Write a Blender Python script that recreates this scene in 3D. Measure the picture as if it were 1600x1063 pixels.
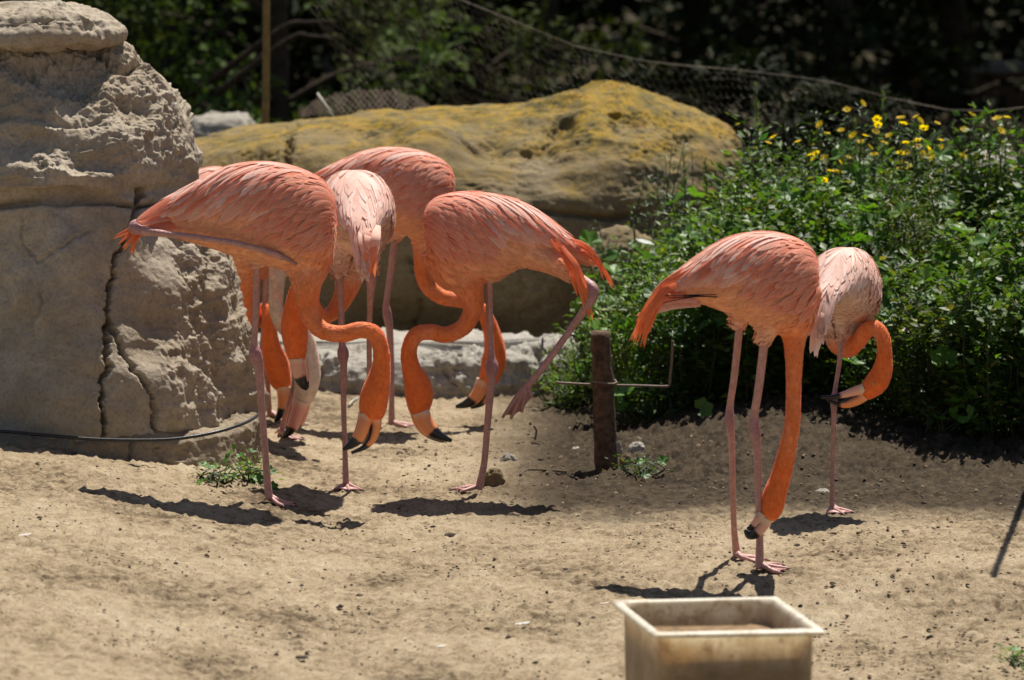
import bpy, math, random
import numpy as np
from mathutils import Vector

random.seed(7)
rng = np.random.default_rng(7)
for o in list(bpy.data.objects):
    bpy.data.objects.remove(o)
scn = bpy.context.scene
COL = scn.collection

# ------------------------------------------------------------------ camera
CAM_Z = 2.3
PITCH = math.radians(5.9)
F = 8000.0
cam_d = bpy.data.cameras.new('camera')
cam_d.sensor_width = 36
cam_d.lens = 36 * F / 1600
cam_d.clip_start = 0.1
cam_d.clip_end = 1500
cam_d.dof.use_dof = True
cam_d.dof.focus_distance = 16.6
cam_d.dof.aperture_fstop = 4.5
cam = bpy.data.objects.new('camera', cam_d)
COL.objects.link(cam)
cam.location = (0, 0, CAM_Z)
cam.rotation_euler = (math.pi / 2 - PITCH, 0, 0)
scn.camera = cam

# ------------------------------------------------------------------ sky, sun, exposure
SUN_EL, SUN_AZ = math.radians(65), math.radians(23)
sun_dir = Vector((math.cos(SUN_EL) * math.sin(SUN_AZ), math.cos(SUN_EL) * math.cos(SUN_AZ), math.sin(SUN_EL)))
w = bpy.data.worlds.new('World')
scn.world = w
w.use_nodes = True
nt = w.node_tree
nt.nodes.clear()
sky = nt.nodes.new('ShaderNodeTexSky')
sky.sky_type = 'NISHITA'
sky.sun_disc = False
sky.sun_elevation = SUN_EL
sky.sun_rotation = SUN_AZ
bg = nt.nodes.new('ShaderNodeBackground')
bg.inputs['Strength'].default_value = 0.05
out = nt.nodes.new('ShaderNodeOutputWorld')
nt.links.new(sky.outputs[0], bg.inputs[0])
nt.links.new(bg.outputs[0], out.inputs[0])
sl = bpy.data.lights.new('sun', 'SUN')
sl.energy = 5.0
sl.angle = math.radians(0.5)
sl.color = (1.0, 0.94, 0.85)
so = bpy.data.objects.new('sun', sl)
COL.objects.link(so)
so.rotation_euler = (-sun_dir).to_track_quat('-Z', 'Y').to_euler()
vs = scn.view_settings
vs.view_transform = 'Standard'
vs.look = 'None'
vs.exposure = 0.45
vs.gamma = 1.0
vs.use_curve_mapping = False

# ------------------------------------------------------------------ helpers: noise
def _hash(ix, iy, iz, seed):
    with np.errstate(over='ignore'):
        h = (ix.astype(np.uint32) * np.uint32(374761393) + iy.astype(np.uint32) * np.uint32(668265263)
             + iz.astype(np.uint32) * np.uint32(2246822519) + np.uint32((seed * 144665 + 977) & 0xffffffff))
        h = (h ^ (h >> np.uint32(13))) * np.uint32(1274126177)
        h = h ^ (h >> np.uint32(16))
    return h.astype(np.float64) / 2147483647.5 - 1.0

def noise(p, seed=0):
    p = np.asarray(p, float)
    i = np.floor(p).astype(np.int64)
    f = p - i
    f = f * f * f * (f * (f * 6 - 15) + 10)
    r = 0
    for dx in (0, 1):
        wx = f[:, 0] if dx else 1 - f[:, 0]
        for dy in (0, 1):
            wy = f[:, 1] if dy else 1 - f[:, 1]
            for dz in (0, 1):
                wz = f[:, 2] if dz else 1 - f[:, 2]
                r = r + wx * wy * wz * _hash(i[:, 0] + dx, i[:, 1] + dy, i[:, 2] + dz, seed)
    return r

def fbm(p, octv=4, seed=0, gain=0.5, lac=2.03):
    a, s, r = 1.0, 1.0, 0
    for k in range(octv):
        r = r + a * noise(np.asarray(p) * s + k * 17.3, seed + k)
        a *= gain
        s *= lac
    return r

def ridged(p, octv=4, seed=0):
    a, s, r = 1.0, 1.0, 0
    for k in range(octv):
        r = r + a * (1 - 2 * np.abs(noise(np.asarray(p) * s + k * 9.7, seed + k)))
        a *= 0.5
        s *= 2.1
    return r

def sstep(x):
    x = np.clip(x, 0, 1)
    return x * x * (3 - 2 * x)

# ------------------------------------------------------------------ helpers: picture ray -> place
FWD = np.array((0, math.cos(PITCH), -math.sin(PITCH)))
UPV = np.array((0, math.sin(PITCH), math.cos(PITCH)))
XV = np.array((1.0, 0, 0))

def P(u, v, Y):
    """point seen at picture position (u, v) standing at distance Y"""
    d = FWD + XV * ((u - 800) / F) + UPV * ((531.5 - v) / F)
    k = Y / d[1]
    return np.array((0, 0, CAM_Z)) + d * k

def ppm(Y):
    return F / (Y / math.cos(PITCH) * 1.0)

def hgt(x, y):
    x = np.asarray(x, float)
    y = np.asarray(y, float)
    left = 0.17 * sstep((-0.35 - x) / 1.5) * (1 - sstep((y - 19.0) / 3))
    left = left * sstep((y - 8) / 8)
    mound = 0.13 * sstep((x - 0.25) / 0.9) * sstep((y - 17.2) / 1.7)
    p = np.stack([x * 1.1, y * 0.8, x * 0 + 3.3], -1).reshape(-1, 3)
    n = 0.012 * noise(p, 5).reshape(x.shape) * (1 - sstep((np.abs(y - 16) - 6) / 4))
    dip = -0.12 * sstep((x - 0.25) / 0.6) * sstep((15.55 - y) / 0.75)
    return left + mound + n + dip

def G(u, v):
    lo, hi = 9.0, 60.0
    prev = lo
    for Y in np.arange(9.0, 60.0, 0.25):
        q = P(u, v, Y)
        if q[2] < float(hgt(q[0], q[1])):
            hi = Y
            break
        prev = Y
    lo = prev
    for _ in range(30):
        m = (lo + hi) / 2
        q = P(u, v, m)
        if q[2] < float(hgt(q[0], q[1])):
            hi = m
        else:
            lo = m
    return P(u, v, hi)

# ------------------------------------------------------------------ helpers: meshes
def mesh_np(name, verts, faces, cols=None, uvs=None, smooth=True):
    me = bpy.data.meshes.new(name)
    if isinstance(faces, np.ndarray):
        n, k = faces.shape
        me.vertices.add(len(verts))
        me.vertices.foreach_set('co', np.asarray(verts, np.float32).ravel())
        me.loops.add(n * k)
        me.loops.foreach_set('vertex_index', faces.astype(np.int32).ravel())
        me.polygons.add(n)
        me.polygons.foreach_set('loop_start', np.arange(0, n * k, k, dtype=np.int32))
        me.update(calc_edges=True)
    else:
        me.from_pydata([tuple(map(float, q)) for q in verts], [], faces)
    if smooth:
        me.polygons.foreach_set('use_smooth', np.ones(len(me.polygons), bool))
    if cols is not None:
        at = me.color_attributes.new('Col', 'FLOAT_COLOR', 'POINT')
        c = np.ones((len(verts), 4), np.float32)
        c[:, :3] = cols
        at.data.foreach_set('color', c.ravel())
    if uvs is not None:
        ul = me.uv_layers.new(name='UVMap')
        li = np.zeros(len(me.loops), np.int32)
        me.loops.foreach_get('vertex_index', li)
        ul.data.foreach_set('uv', np.asarray(uvs, np.float32)[li].ravel())
    return me

def obj(name, me, mat=None, parent=None, loc=None):
    o = bpy.data.objects.new(name, me)
    COL.objects.link(o)
    if mat is not None and me is not None and len(me.materials) == 0:
        me.materials.append(mat)
    if parent is not None:
        o.parent = parent
    if loc is not None:
        o.location = tuple(map(float, loc))
    return o

def tag(o, label=None, cat=None, group=None, kind=None):
    if label:
        o['label'] = label
    if cat:
        o['category'] = cat
    if group:
        o['group'] = group
    if kind:
        o['kind'] = kind
    return o

def thing(name, label, cat, loc, group=None):
    return tag(obj(name, None, loc=loc), label, cat, group)

def catmull(pts, sub=8):
    """pts (n,k) -> smooth (m,k)"""
    p = np.asarray(pts, float)
    p = np.vstack([2 * p[0] - p[1], p, 2 * p[-1] - p[-2]])
    outp = []
    for i in range(1, len(p) - 2):
        for k in range(sub):
            t = k / sub
            a, b, c, d = p[i - 1], p[i], p[i + 1], p[i + 2]
            outp.append(0.5 * (2 * b + (c - a) * t + (2 * a - 5 * b + 4 * c - d) * t * t + (3 * b - a - 3 * c + d) * t ** 3))
    outp.append(p[-2])
    return np.array(outp)

def tube(pts, rad, seg=10, flat=None, flat_axis=None, cap=True):
    """tube along a polyline -> verts, faces; flat squashes along flat_axis"""
    pts = np.asarray(pts, float)
    n = len(pts)
    rad = np.broadcast_to(np.asarray(rad, float), (n,))
    tg = np.gradient(pts, axis=0)
    tg /= np.linalg.norm(tg, axis=1)[:, None] + 1e-12
    a = np.array((0, 0, 1.0)) if abs(tg[0][2]) < 0.8 else np.array((0, 1.0, 0))
    nrm = np.cross(tg[0], a)
    nrm /= np.linalg.norm(nrm)
    V = []
    ang = np.linspace(0, 2 * math.pi, seg, endpoint=False)
    for i in range(n):
        nrm = nrm - tg[i] * np.dot(nrm, tg[i])
        nrm /= np.linalg.norm(nrm) + 1e-12
        b = np.cross(tg[i], nrm)
        ring = pts[i] + rad[i] * (np.cos(ang)[:, None] * nrm + np.sin(ang)[:, None] * b)
        if flat is not None:
            ax = np.asarray(flat_axis, float)
            fl = flat[i] if hasattr(flat, '__len__') else flat
            dd = (ring - pts[i]) @ ax
            ring = ring - np.outer(dd * (1 - fl), ax)
        V.append(ring)
    V = np.vstack(V)
    Fc = []
    for i in range(n - 1):
        for j in range(seg):
            k = (j + 1) % seg
            Fc.append((i * seg + j, i * seg + k, (i + 1) * seg + k, (i + 1) * seg + j))
    if cap:
        Fc.append(tuple(range(seg))[::-1])
        Fc.append(tuple((n - 1) * seg + j for j in range(seg)))
    return V, Fc

class MB:
    def __init__(s):
        s.v, s.f, s.c, s.n = [], [], [], 0
    def add(s, V, Fc, col=None):
        s.v.append(np.asarray(V, float))
        s.f += [tuple(i + s.n for i in q) for q in Fc]
        if col is not None:
            s.c.append(np.broadcast_to(np.asarray(col, float), (len(V), 3)))
        s.n += len(V)
    def mesh(s, name, org=(0, 0, 0), smooth=True):
        V = np.vstack(s.v) - np.asarray(org, float)
        c = np.vstack(s.c) if s.c else None
        return mesh_np(name, V, s.f, c, smooth=smooth)

# ------------------------------------------------------------------ helpers: materials
def new_mat(name):
    m = bpy.data.materials.new(name)
    m.use_nodes = True
    t = m.node_tree
    b = t.nodes['Principled BSDF']
    return m, t, b

def nd(t, typ, **kw):
    n = t.nodes.new(typ)
    for k, v in kw.items():
        if k.startswith('i_'):
            key = k[2:]
            n.inputs[int(key) if key.isdigit() else key].default_value = v
        else:
            setattr(n, k, v)
    return n

def ramp(t, stops):
    r = t.nodes.new('ShaderNodeValToRGB')
    while len(r.color_ramp.elements) < len(stops):
        r.color_ramp.elements.new(0.5)
    for e, (p, c) in zip(r.color_ramp.elements, stops):
        e.position = p
        e.color = (c[0], c[1], c[2], 1) if hasattr(c, '__len__') else (c, c, c, 1)
    return r

def mixc(t, fac, a, b, mode='MIX'):
    m = t.nodes.new('ShaderNodeMix')
    m.data_type = 'RGBA'
    m.blend_type = mode
    for s, v in ((m.inputs[0], fac), (m.inputs[6], a), (m.inputs[7], b)):
        if hasattr(v, 'is_output') or isinstance(v, bpy.types.NodeSocket):
            t.links.new(v, s)
        elif hasattr(v, '__len__'):
            s.default_value = (v[0], v[1], v[2], 1)
        else:
            s.default_value = v
    return m.outputs[2]

def tex_noise(t, vec, scale, detail=4, rough=0.55, dist=0.0):
    n = nd(t, 'ShaderNodeTexNoise')
    n.inputs['Scale'].default_value = scale
    n.inputs['Detail'].default_value = detail
    n.inputs['Roughness'].default_value = rough
    n.inputs['Distortion'].default_value = dist
    if vec is not None:
        t.links.new(vec, n.inputs['Vector'])
    return n.outputs['Fac']

def bump(t, b, hgts, strength=0.5, dist=0.01):
    prev = None
    for h, s, d in hgts:
        bn = nd(t, 'ShaderNodeBump')
        bn.inputs['Strength'].default_value = s
        bn.inputs['Distance'].default_value = d
        t.links.new(h, bn.inputs['Height'])
        if prev is not None:
            t.links.new(prev, bn.inputs['Normal'])
        prev = bn.outputs['Normal']
    t.links.new(prev, b.inputs['Normal'])
    return prev

def geo_pos(t):
    return nd(t, 'ShaderNodeNewGeometry').outputs['Position']

def mat_plumage(name, trans=0.0, barbs=False):
    m, t, b = new_mat(name)
    at = nd(t, 'ShaderNodeAttribute', attribute_name='Col')
    pos = geo_pos(t)
    n1 = tex_noise(t, pos, 60, 5)
    r1 = ramp(t, [(0.3, 0.92), (0.7, 1.08)])
    t.links.new(n1, r1.inputs[0])
    c = mixc(t, 1.0, at.outputs['Color'], r1.outputs[0], 'MULTIPLY')
    if barbs:
        uv = nd(t, 'ShaderNodeUVMap', uv_map='UVMap')
        sx = nd(t, 'ShaderNodeSeparateXYZ')
        t.links.new(uv.outputs[0], sx.inputs[0])
        ab = nd(t, 'ShaderNodeMath', operation='ABSOLUTE')
        t.links.new(sx.outputs[0], ab.inputs[0])
        cm = nd(t, 'ShaderNodeCombineXYZ')
        ml = nd(t, 'ShaderNodeMath', operation='MULTIPLY_ADD', i_1=-0.16)
        t.links.new(ab.outputs[0], ml.inputs[0])
        t.links.new(sx.outputs[1], ml.inputs[2])
        sc = nd(t, 'ShaderNodeMath', operation='MULTIPLY', i_1=95.0)
        t.links.new(ml.outputs[0], sc.inputs[0])
        sn = nd(t, 'ShaderNodeMath', operation='SINE')
        t.links.new(sc.outputs[0], sn.inputs[0])
        oi = nd(t, 'ShaderNodeObjectInfo')
        rr = ramp(t, [(0.0, (0.93, 0.80, 0.74)), (0.5, (1.0, 1.0, 1.0)), (1.0, (1.06, 1.16, 1.2))])
        t.links.new(oi.outputs['Random'], rr.inputs[0])
        c = mixc(t, 1.0, c, rr.outputs[0], 'MULTIPLY')
        bump(t, b, [(sn.outputs[0], 0.15, 0.001)])
    else:
        n2 = tex_noise(t, pos, 240, 3)
        bump(t, b, [(n2, 0.5, 0.003), (n1, 0.3, 0.004)])
    t.links.new(c, b.inputs['Base Color'])
    b.inputs['Roughness'].default_value = 0.7
    b.inputs['Specular IOR Level'].default_value = 0.3
    b.inputs['Sheen Weight'].default_value = 0.4
    b.inputs['Sheen Roughness'].default_value = 0.4
    b.inputs['Sheen Tint'].default_value = (1, 0.8, 0.7, 1)
    if trans > 0:
        tr = nd(t, 'ShaderNodeBsdfTranslucent')
        t.links.new(c, tr.inputs['Color'])
        mx = nd(t, 'ShaderNodeMixShader', i_0=trans)
        o = t.nodes['Material Output']
        t.links.new(b.outputs[0], mx.inputs[1])
        t.links.new(tr.outputs[0], mx.inputs[2])
        t.links.new(mx.outputs[0], o.inputs[0])
    return m

M_BODY = mat_plumage('plumage')
M_FEATH = mat_plumage('feathers', 0.30, True)
M_DOWN = mat_plumage('down', 0.25)

def mat_skin(name):
    m, t, b = new_mat(name)
    at = nd(t, 'ShaderNodeAttribute', attribute_name='Col')
    pos = geo_pos(t)
    n1 = tex_noise(t, pos, 130, 4)
    r1 = ramp(t, [(0.3, 0.75), (0.7, 1.12)])
    t.links.new(n1, r1.inputs[0])
    t.links.new(mixc(t, 1.0, at.outputs['Color'], r1.outputs[0], 'MULTIPLY'), b.inputs['Base Color'])
    v = nd(t, 'ShaderNodeTexVoronoi')
    v.inputs['Scale'].default_value = 220
    t.links.new(pos, v.inputs['Vector'])
    bump(t, b, [(v.outputs['Distance'], 0.4, 0.002), (n1, 0.3, 0.002)])
    b.inputs['Roughness'].default_value = 0.5
    return m
M_LEG = mat_skin('leg_skin')

def mat_bill():
    m, t, b = new_mat('bill_horn')
    at = nd(t, 'ShaderNodeAttribute', attribute_name='Col')
    t.links.new(at.outputs['Color'], b.inputs['Base Color'])
    n1 = tex_noise(t, geo_pos(t), 150, 3)
    bump(t, b, [(n1, 0.15, 0.002)])
    b.inputs['Roughness'].default_value = 0.28
    return m
M_BILL = mat_bill()

def mat_rock(name, c0, c1, stain, lichen=None, lich_z=(0.5, 0.9), strata=0.0):
    m, t, b = new_mat(name)
    pos = geo_pos(t)
    n1 = tex_noise(t, pos, 3.0, 6, 0.6)
    n2 = tex_noise(t, pos, 19.0, 8, 0.65)
    n3 = tex_noise(t, pos, 90.0, 6, 0.7)
    r1 = ramp(t, [(0.3, c0), (0.7, c1)])
    t.links.new(n2, r1.inputs[0])
    r2 = ramp(t, [(0.35, 0.0), (0.62, 0.75)])
    t.links.new(n1, r2.inputs[0])
    c = mixc(t, r2.outputs[0], r1.outputs[0], stain)
    r3 = ramp(t, [(0.28, 0.62), (0.5, 1.0), (0.75, 1.15)])
    t.links.new(n3, r3.inputs[0])
    c = mixc(t, 1.0, c, r3.outputs[0], 'MULTIPLY')
    if lichen:
        s = nd(t, 'ShaderNodeSeparateXYZ')
        t.links.new(pos, s.inputs[0])
        n4 = tex_noise(t, pos, 5.0, 6, 0.65)
        ad = nd(t, 'ShaderNodeMath', operation='MULTIPLY_ADD', i_1=0.9)
        t.links.new(n4, ad.inputs[0])
        t.links.new(s.outputs[2], ad.inputs[2])
        mr = nd(t, 'ShaderNodeMapRange')
        mr.inputs[1].default_value = lich_z[0] + 0.45
        mr.inputs[2].default_value = lich_z[1] + 0.45
        t.links.new(ad.outputs[0], mr.inputs[0])
        n5 = tex_noise(t, pos, 38.0, 5, 0.7)
        rl = ramp(t, [(0.36, 0.25), (0.55, 1.0)])
        t.links.new(n5, rl.inputs[0])
        fm = nd(t, 'ShaderNodeMath', operation='MULTIPLY')
        t.links.new(mr.outputs[0], fm.inputs[0])
        t.links.new(rl.outputs[0], fm.inputs[1])
        n6 = tex_noise(t, pos, 11.0, 5, 0.65)
        rc = ramp(t, [(0.38, (0.095, 0.082, 0.026)), (0.55, lichen), (0.7, (lichen[0] * 1.25, lichen[1] * 1.1, lichen[2]))])
        t.links.new(n6, rc.inputs[0])
        c = mixc(t, fm.outputs[0], c, rc.outputs[0])
    t.links.new(c, b.inputs['Base Color'])
    b.inputs['Roughness'].default_value = 0.9
    b.inputs['Specular IOR Level'].default_value = 0.15
    bump(t, b, [(n2, 0.5, 0.02), (n3, 0.55, 0.006)])
    return m

M_ROCK = mat_rock('grey_rock', (0.34, 0.29, 0.22), (0.52, 0.45, 0.355), (0.30, 0.24, 0.165))
M_BOULDER = mat_rock('boulder_rock', (0.19, 0.15, 0.09), (0.30, 0.24, 0.15), (0.16, 0.115, 0.055), lichen=(0.30, 0.195, 0.022), lich_z=(0.70, 1.04))
M_KERB = mat_rock('pale_stone', (0.33, 0.31, 0.27), (0.50, 0.47, 0.42), (0.30, 0.27, 0.22))
M_FOOTING = mat_rock('footing_render', (0.24, 0.19, 0.13), (0.36, 0.30, 0.22), (0.17, 0.13, 0.08))

def mat_sand():
    m, t, b = new_mat('sand')
    pos = geo_pos(t)
    mp = nd(t, 'ShaderNodeMapping')
    mp.inputs['Scale'].default_value = (1.0, 0.8, 1.0)
    t.links.new(pos, mp.inputs[0])
    vec = mp.outputs[0]
    n1 = tex_noise(t, vec, 2.2, 6, 0.62)
    n2 = tex_noise(t, vec, 26, 7, 0.68)
    n3 = tex_noise(t, vec, 135, 6, 0.75)
    r1 = ramp(t, [(0.41, (0.115, 0.083, 0.05)), (0.49, (0.275, 0.21, 0.132)), (0.56, (0.36, 0.282, 0.183)), (0.68, (0.45, 0.372, 0.26))])  # mottled sand; dark end deepened to stand in for weak relief shading
    a = nd(t, 'ShaderNodeMath', operation='MULTIPLY_ADD', i_1=0.54)
    t.links.new(n2, a.inputs[0])
    h = nd(t, 'ShaderNodeMath', operation='MULTIPLY', i_1=0.5)
    t.links.new(n1, h.inputs[0])
    t.links.new(h.outputs[0], a.inputs[2])
    t.links.new(a.outputs[0], r1.inputs[0])
    r3 = ramp(t, [(0.34, 0.34), (0.46, 0.92), (0.72, 1.14)])
    t.links.new(n3, r3.inputs[0])
    c = mixc(t, 1.0, r1.outputs[0], r3.outputs[0], 'MULTIPLY')
    # dark earth round the stake and bushes, dark earth and litter further back
    s = nd(t, 'ShaderNodeSeparateXYZ')
    t.links.new(pos, s.inputs[0])
    def rng_(inp, a0, a1):
        q = nd(t, 'ShaderNodeMapRange', interpolation_type='SMOOTHSTEP')
        q.inputs[1].default_value = a0
        q.inputs[2].default_value = a1
        t.links.new(inp, q.inputs[0])
        return q.outputs[0]
    def mul(x, y):
        q = nd(t, 'ShaderNodeMath', operation='MULTIPLY')
        for k, z in enumerate((x, y)):
            if isinstance(z, float):
                q.inputs[k].default_value = z
            else:
                t.links.new(z, q.inputs[k])
        return q.outputs[0]
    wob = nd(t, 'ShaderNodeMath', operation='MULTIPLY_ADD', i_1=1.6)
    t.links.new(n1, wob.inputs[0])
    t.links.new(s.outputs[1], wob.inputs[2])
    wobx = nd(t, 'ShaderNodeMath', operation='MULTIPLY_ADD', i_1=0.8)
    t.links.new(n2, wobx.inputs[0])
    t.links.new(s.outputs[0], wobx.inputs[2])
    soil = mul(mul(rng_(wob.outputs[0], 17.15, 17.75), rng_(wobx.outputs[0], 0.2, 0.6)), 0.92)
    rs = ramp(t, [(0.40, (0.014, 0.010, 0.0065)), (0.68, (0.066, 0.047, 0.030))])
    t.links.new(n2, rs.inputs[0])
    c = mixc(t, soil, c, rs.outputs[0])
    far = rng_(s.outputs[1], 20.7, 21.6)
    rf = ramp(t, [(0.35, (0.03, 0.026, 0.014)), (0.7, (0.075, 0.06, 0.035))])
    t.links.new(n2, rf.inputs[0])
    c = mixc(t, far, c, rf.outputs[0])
    t.links.new(c, b.inputs['Base Color'])
    b.inputs['Roughness'].default_value = 0.95
    b.inputs['Specular IOR Level'].default_value = 0.1
    bump(t, b, [(n2, 0.6, 0.012), (n3, 0.7, 0.005)])
    return m
M_SAND = mat_sand()

def mat_simple(name, col, rough=0.6, var=0.25, scale=40, spec=0.4, bmp=0.3, attr=False, metal=0.0, bd=0.003):
    m, t, b = new_mat(name)
    pos = geo_pos(t)
    n = tex_noise(t, pos, scale, 5, 0.6)
    r = ramp(t, [(0.3, 1 - var), (0.7, 1 + var)])
    t.links.new(n, r.inputs[0])
    if attr:
        a = nd(t, 'ShaderNodeAttribute', attribute_name='Col').outputs['Color']
    else:
        a = col
    t.links.new(mixc(t, 1.0, a, r.outputs[0], 'MULTIPLY'), b.inputs['Base Color'])
    b.inputs['Roughness'].default_value = rough
    b.inputs['Specular IOR Level'].default_value = spec
    b.inputs['Metallic'].default_value = metal
    bump(t, b, [(n, bmp, bd)])
    return m

def mat_leaf(name, trans=0.3, rough=0.4, spec=0.5):
    m, t, b = new_mat(name)
    at = nd(t, 'ShaderNodeAttribute', attribute_name='Col')
    n = tex_noise(t, geo_pos(t), 60, 3)
    r = ramp(t, [(0.3, 0.75), (0.7, 1.2)])
    t.links.new(n, r.inputs[0])
    c = mixc(t, 1.0, at.outputs['Color'], r.outputs[0], 'MULTIPLY')
    t.links.new(c, b.inputs['Base Color'])
    b.inputs['Roughness'].default_value = rough
    b.inputs['Specular IOR Level'].default_value = spec
    tr = nd(t, 'ShaderNodeBsdfTranslucent')
    t.links.new(mixc(t, 1.0, c, (1.5, 1.6, 0.5), 'MULTIPLY'), tr.inputs['Color'])
    mx = nd(t, 'ShaderNodeMixShader', i_0=trans)
    t.links.new(b.outputs[0], mx.inputs[1])
    t.links.new(tr.outputs[0], mx.inputs[2])
    t.links.new(mx.outputs[0], t.nodes['Material Output'].inputs[0])
    return m
M_LEAF = mat_leaf('herb_leaf', 0.35, 0.48, 0.38)
M_TREELEAF = mat_leaf('tree_leaf', 0.18, 0.75, 0.08)
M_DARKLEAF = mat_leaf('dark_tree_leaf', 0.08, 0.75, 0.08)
M_STEM = mat_simple('stem', (0.045, 0.06, 0.022), 0.6, attr=False)
M_BARK = mat_simple('bark', (0.05, 0.038, 0.027), 0.9, 0.4, 20, 0.1, 0.7, bd=0.02)
M_PETAL = mat_leaf('petal', 0.5, 0.5, 0.3)

# ================================================================== THE SETTING
# ground: one sheet, fine where the picture looks, stretching out to the horizon
xs = np.concatenate([-np.geomspace(320, 2.45, 40), np.linspace(-2.4, 2.4, 400), np.geomspace(2.45, 320, 40)])
ys = np.concatenate([np.linspace(-120, 8, 14), np.linspace(8.5, 11.4, 24), np.linspace(11.5, 21.5, 560), np.geomspace(21.6, 700, 60)])
gx, gy = np.meshgrid(xs, ys)
gz = hgt(gx, gy)
pp = np.stack([gx.ravel(), gy.ravel(), gx.ravel() * 0], -1)
near = ((np.abs(pp[:, 0]) < 2.45) & (pp[:, 1] > 11.4) & (pp[:, 1] < 22)).astype(float)
micro = np.zeros(len(pp))
idx = near > 0
q = pp[idx]
m1 = fbm(q * np.array((7, 5, 1)), 3, 31) * 0.007
m2 = np.abs(fbm(q * np.array((22, 17, 1)), 3, 41)) * 0.006
m3 = np.maximum(0, noise(q * np.array((50, 42, 1)), 51) - 0.25) * 0.011
rough_zone = 1 + 1.3 * sstep((q[:, 1] - 17.2) / 0.8) * sstep((q[:, 0] + 0.1) / 0.5)
m4 = np.maximum(0, noise(q * np.array((95, 85, 1)), 52) - 0.15) * 0.006
micro[idx] = m1 * 0.75 + (m2 + m3 + m4 - 0.004) * rough_zone * 1.35
# trodden hollows and three-toed prints
fr = np.random.default_rng(77)
for _ in range(150):
    fx, fy = fr.uniform(-1.8, 1.8), fr.uniform(12.6, 17.6)
    hd = fr.uniform(0, 6.28)
    near_ = idx & (np.abs(pp[:, 0] - fx) < .14) & (np.abs(pp[:, 1] - fy) < .14)
    k_ = np.nonzero(near_)[0]
    dx, dy = pp[k_, 0] - fx, pp[k_, 1] - fy
    dd = np.full(len(k_), 9.0)
    for a_ in (-.6, 0, .6):
        cx_, sx_ = math.cos(hd + a_), math.sin(hd + a_)
        al = np.clip(dx * cx_ + dy * sx_, 0, .085)
        dd = np.minimum(dd, np.hypot(dx - al * cx_, dy - al * sx_))
    micro[k_] -= fr.uniform(.004, .010) * np.exp(-(dd / .016) ** 2) - .003 * np.exp(-((dd - .032) / .014) ** 2)
gz = gz + micro.reshape(gz.shape)
ny, nx = gx.shape
ii = np.arange(ny * nx).reshape(ny, nx)
fc = np.stack([ii[:-1, :-1], ii[:-1, 1:], ii[1:, 1:], ii[1:, :-1]], -1).reshape(-1, 4)
ground = obj('ground', mesh_np('ground', np.stack([gx.ravel(), gy.ravel(), gz.ravel()], -1), fc), M_SAND)
tag(ground, kind='structure')

# ------------------------------------------------------------------ rocks: lofted from rings, weathered by noise, cracked
OCT = 3
def project(V):
    d = V - np.array((0, 0, CAM_Z))
    dep = d @ FWD
    return 800 + F * d[:, 0] / dep, 531.5 - F * (d @ UPV) / dep

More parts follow.
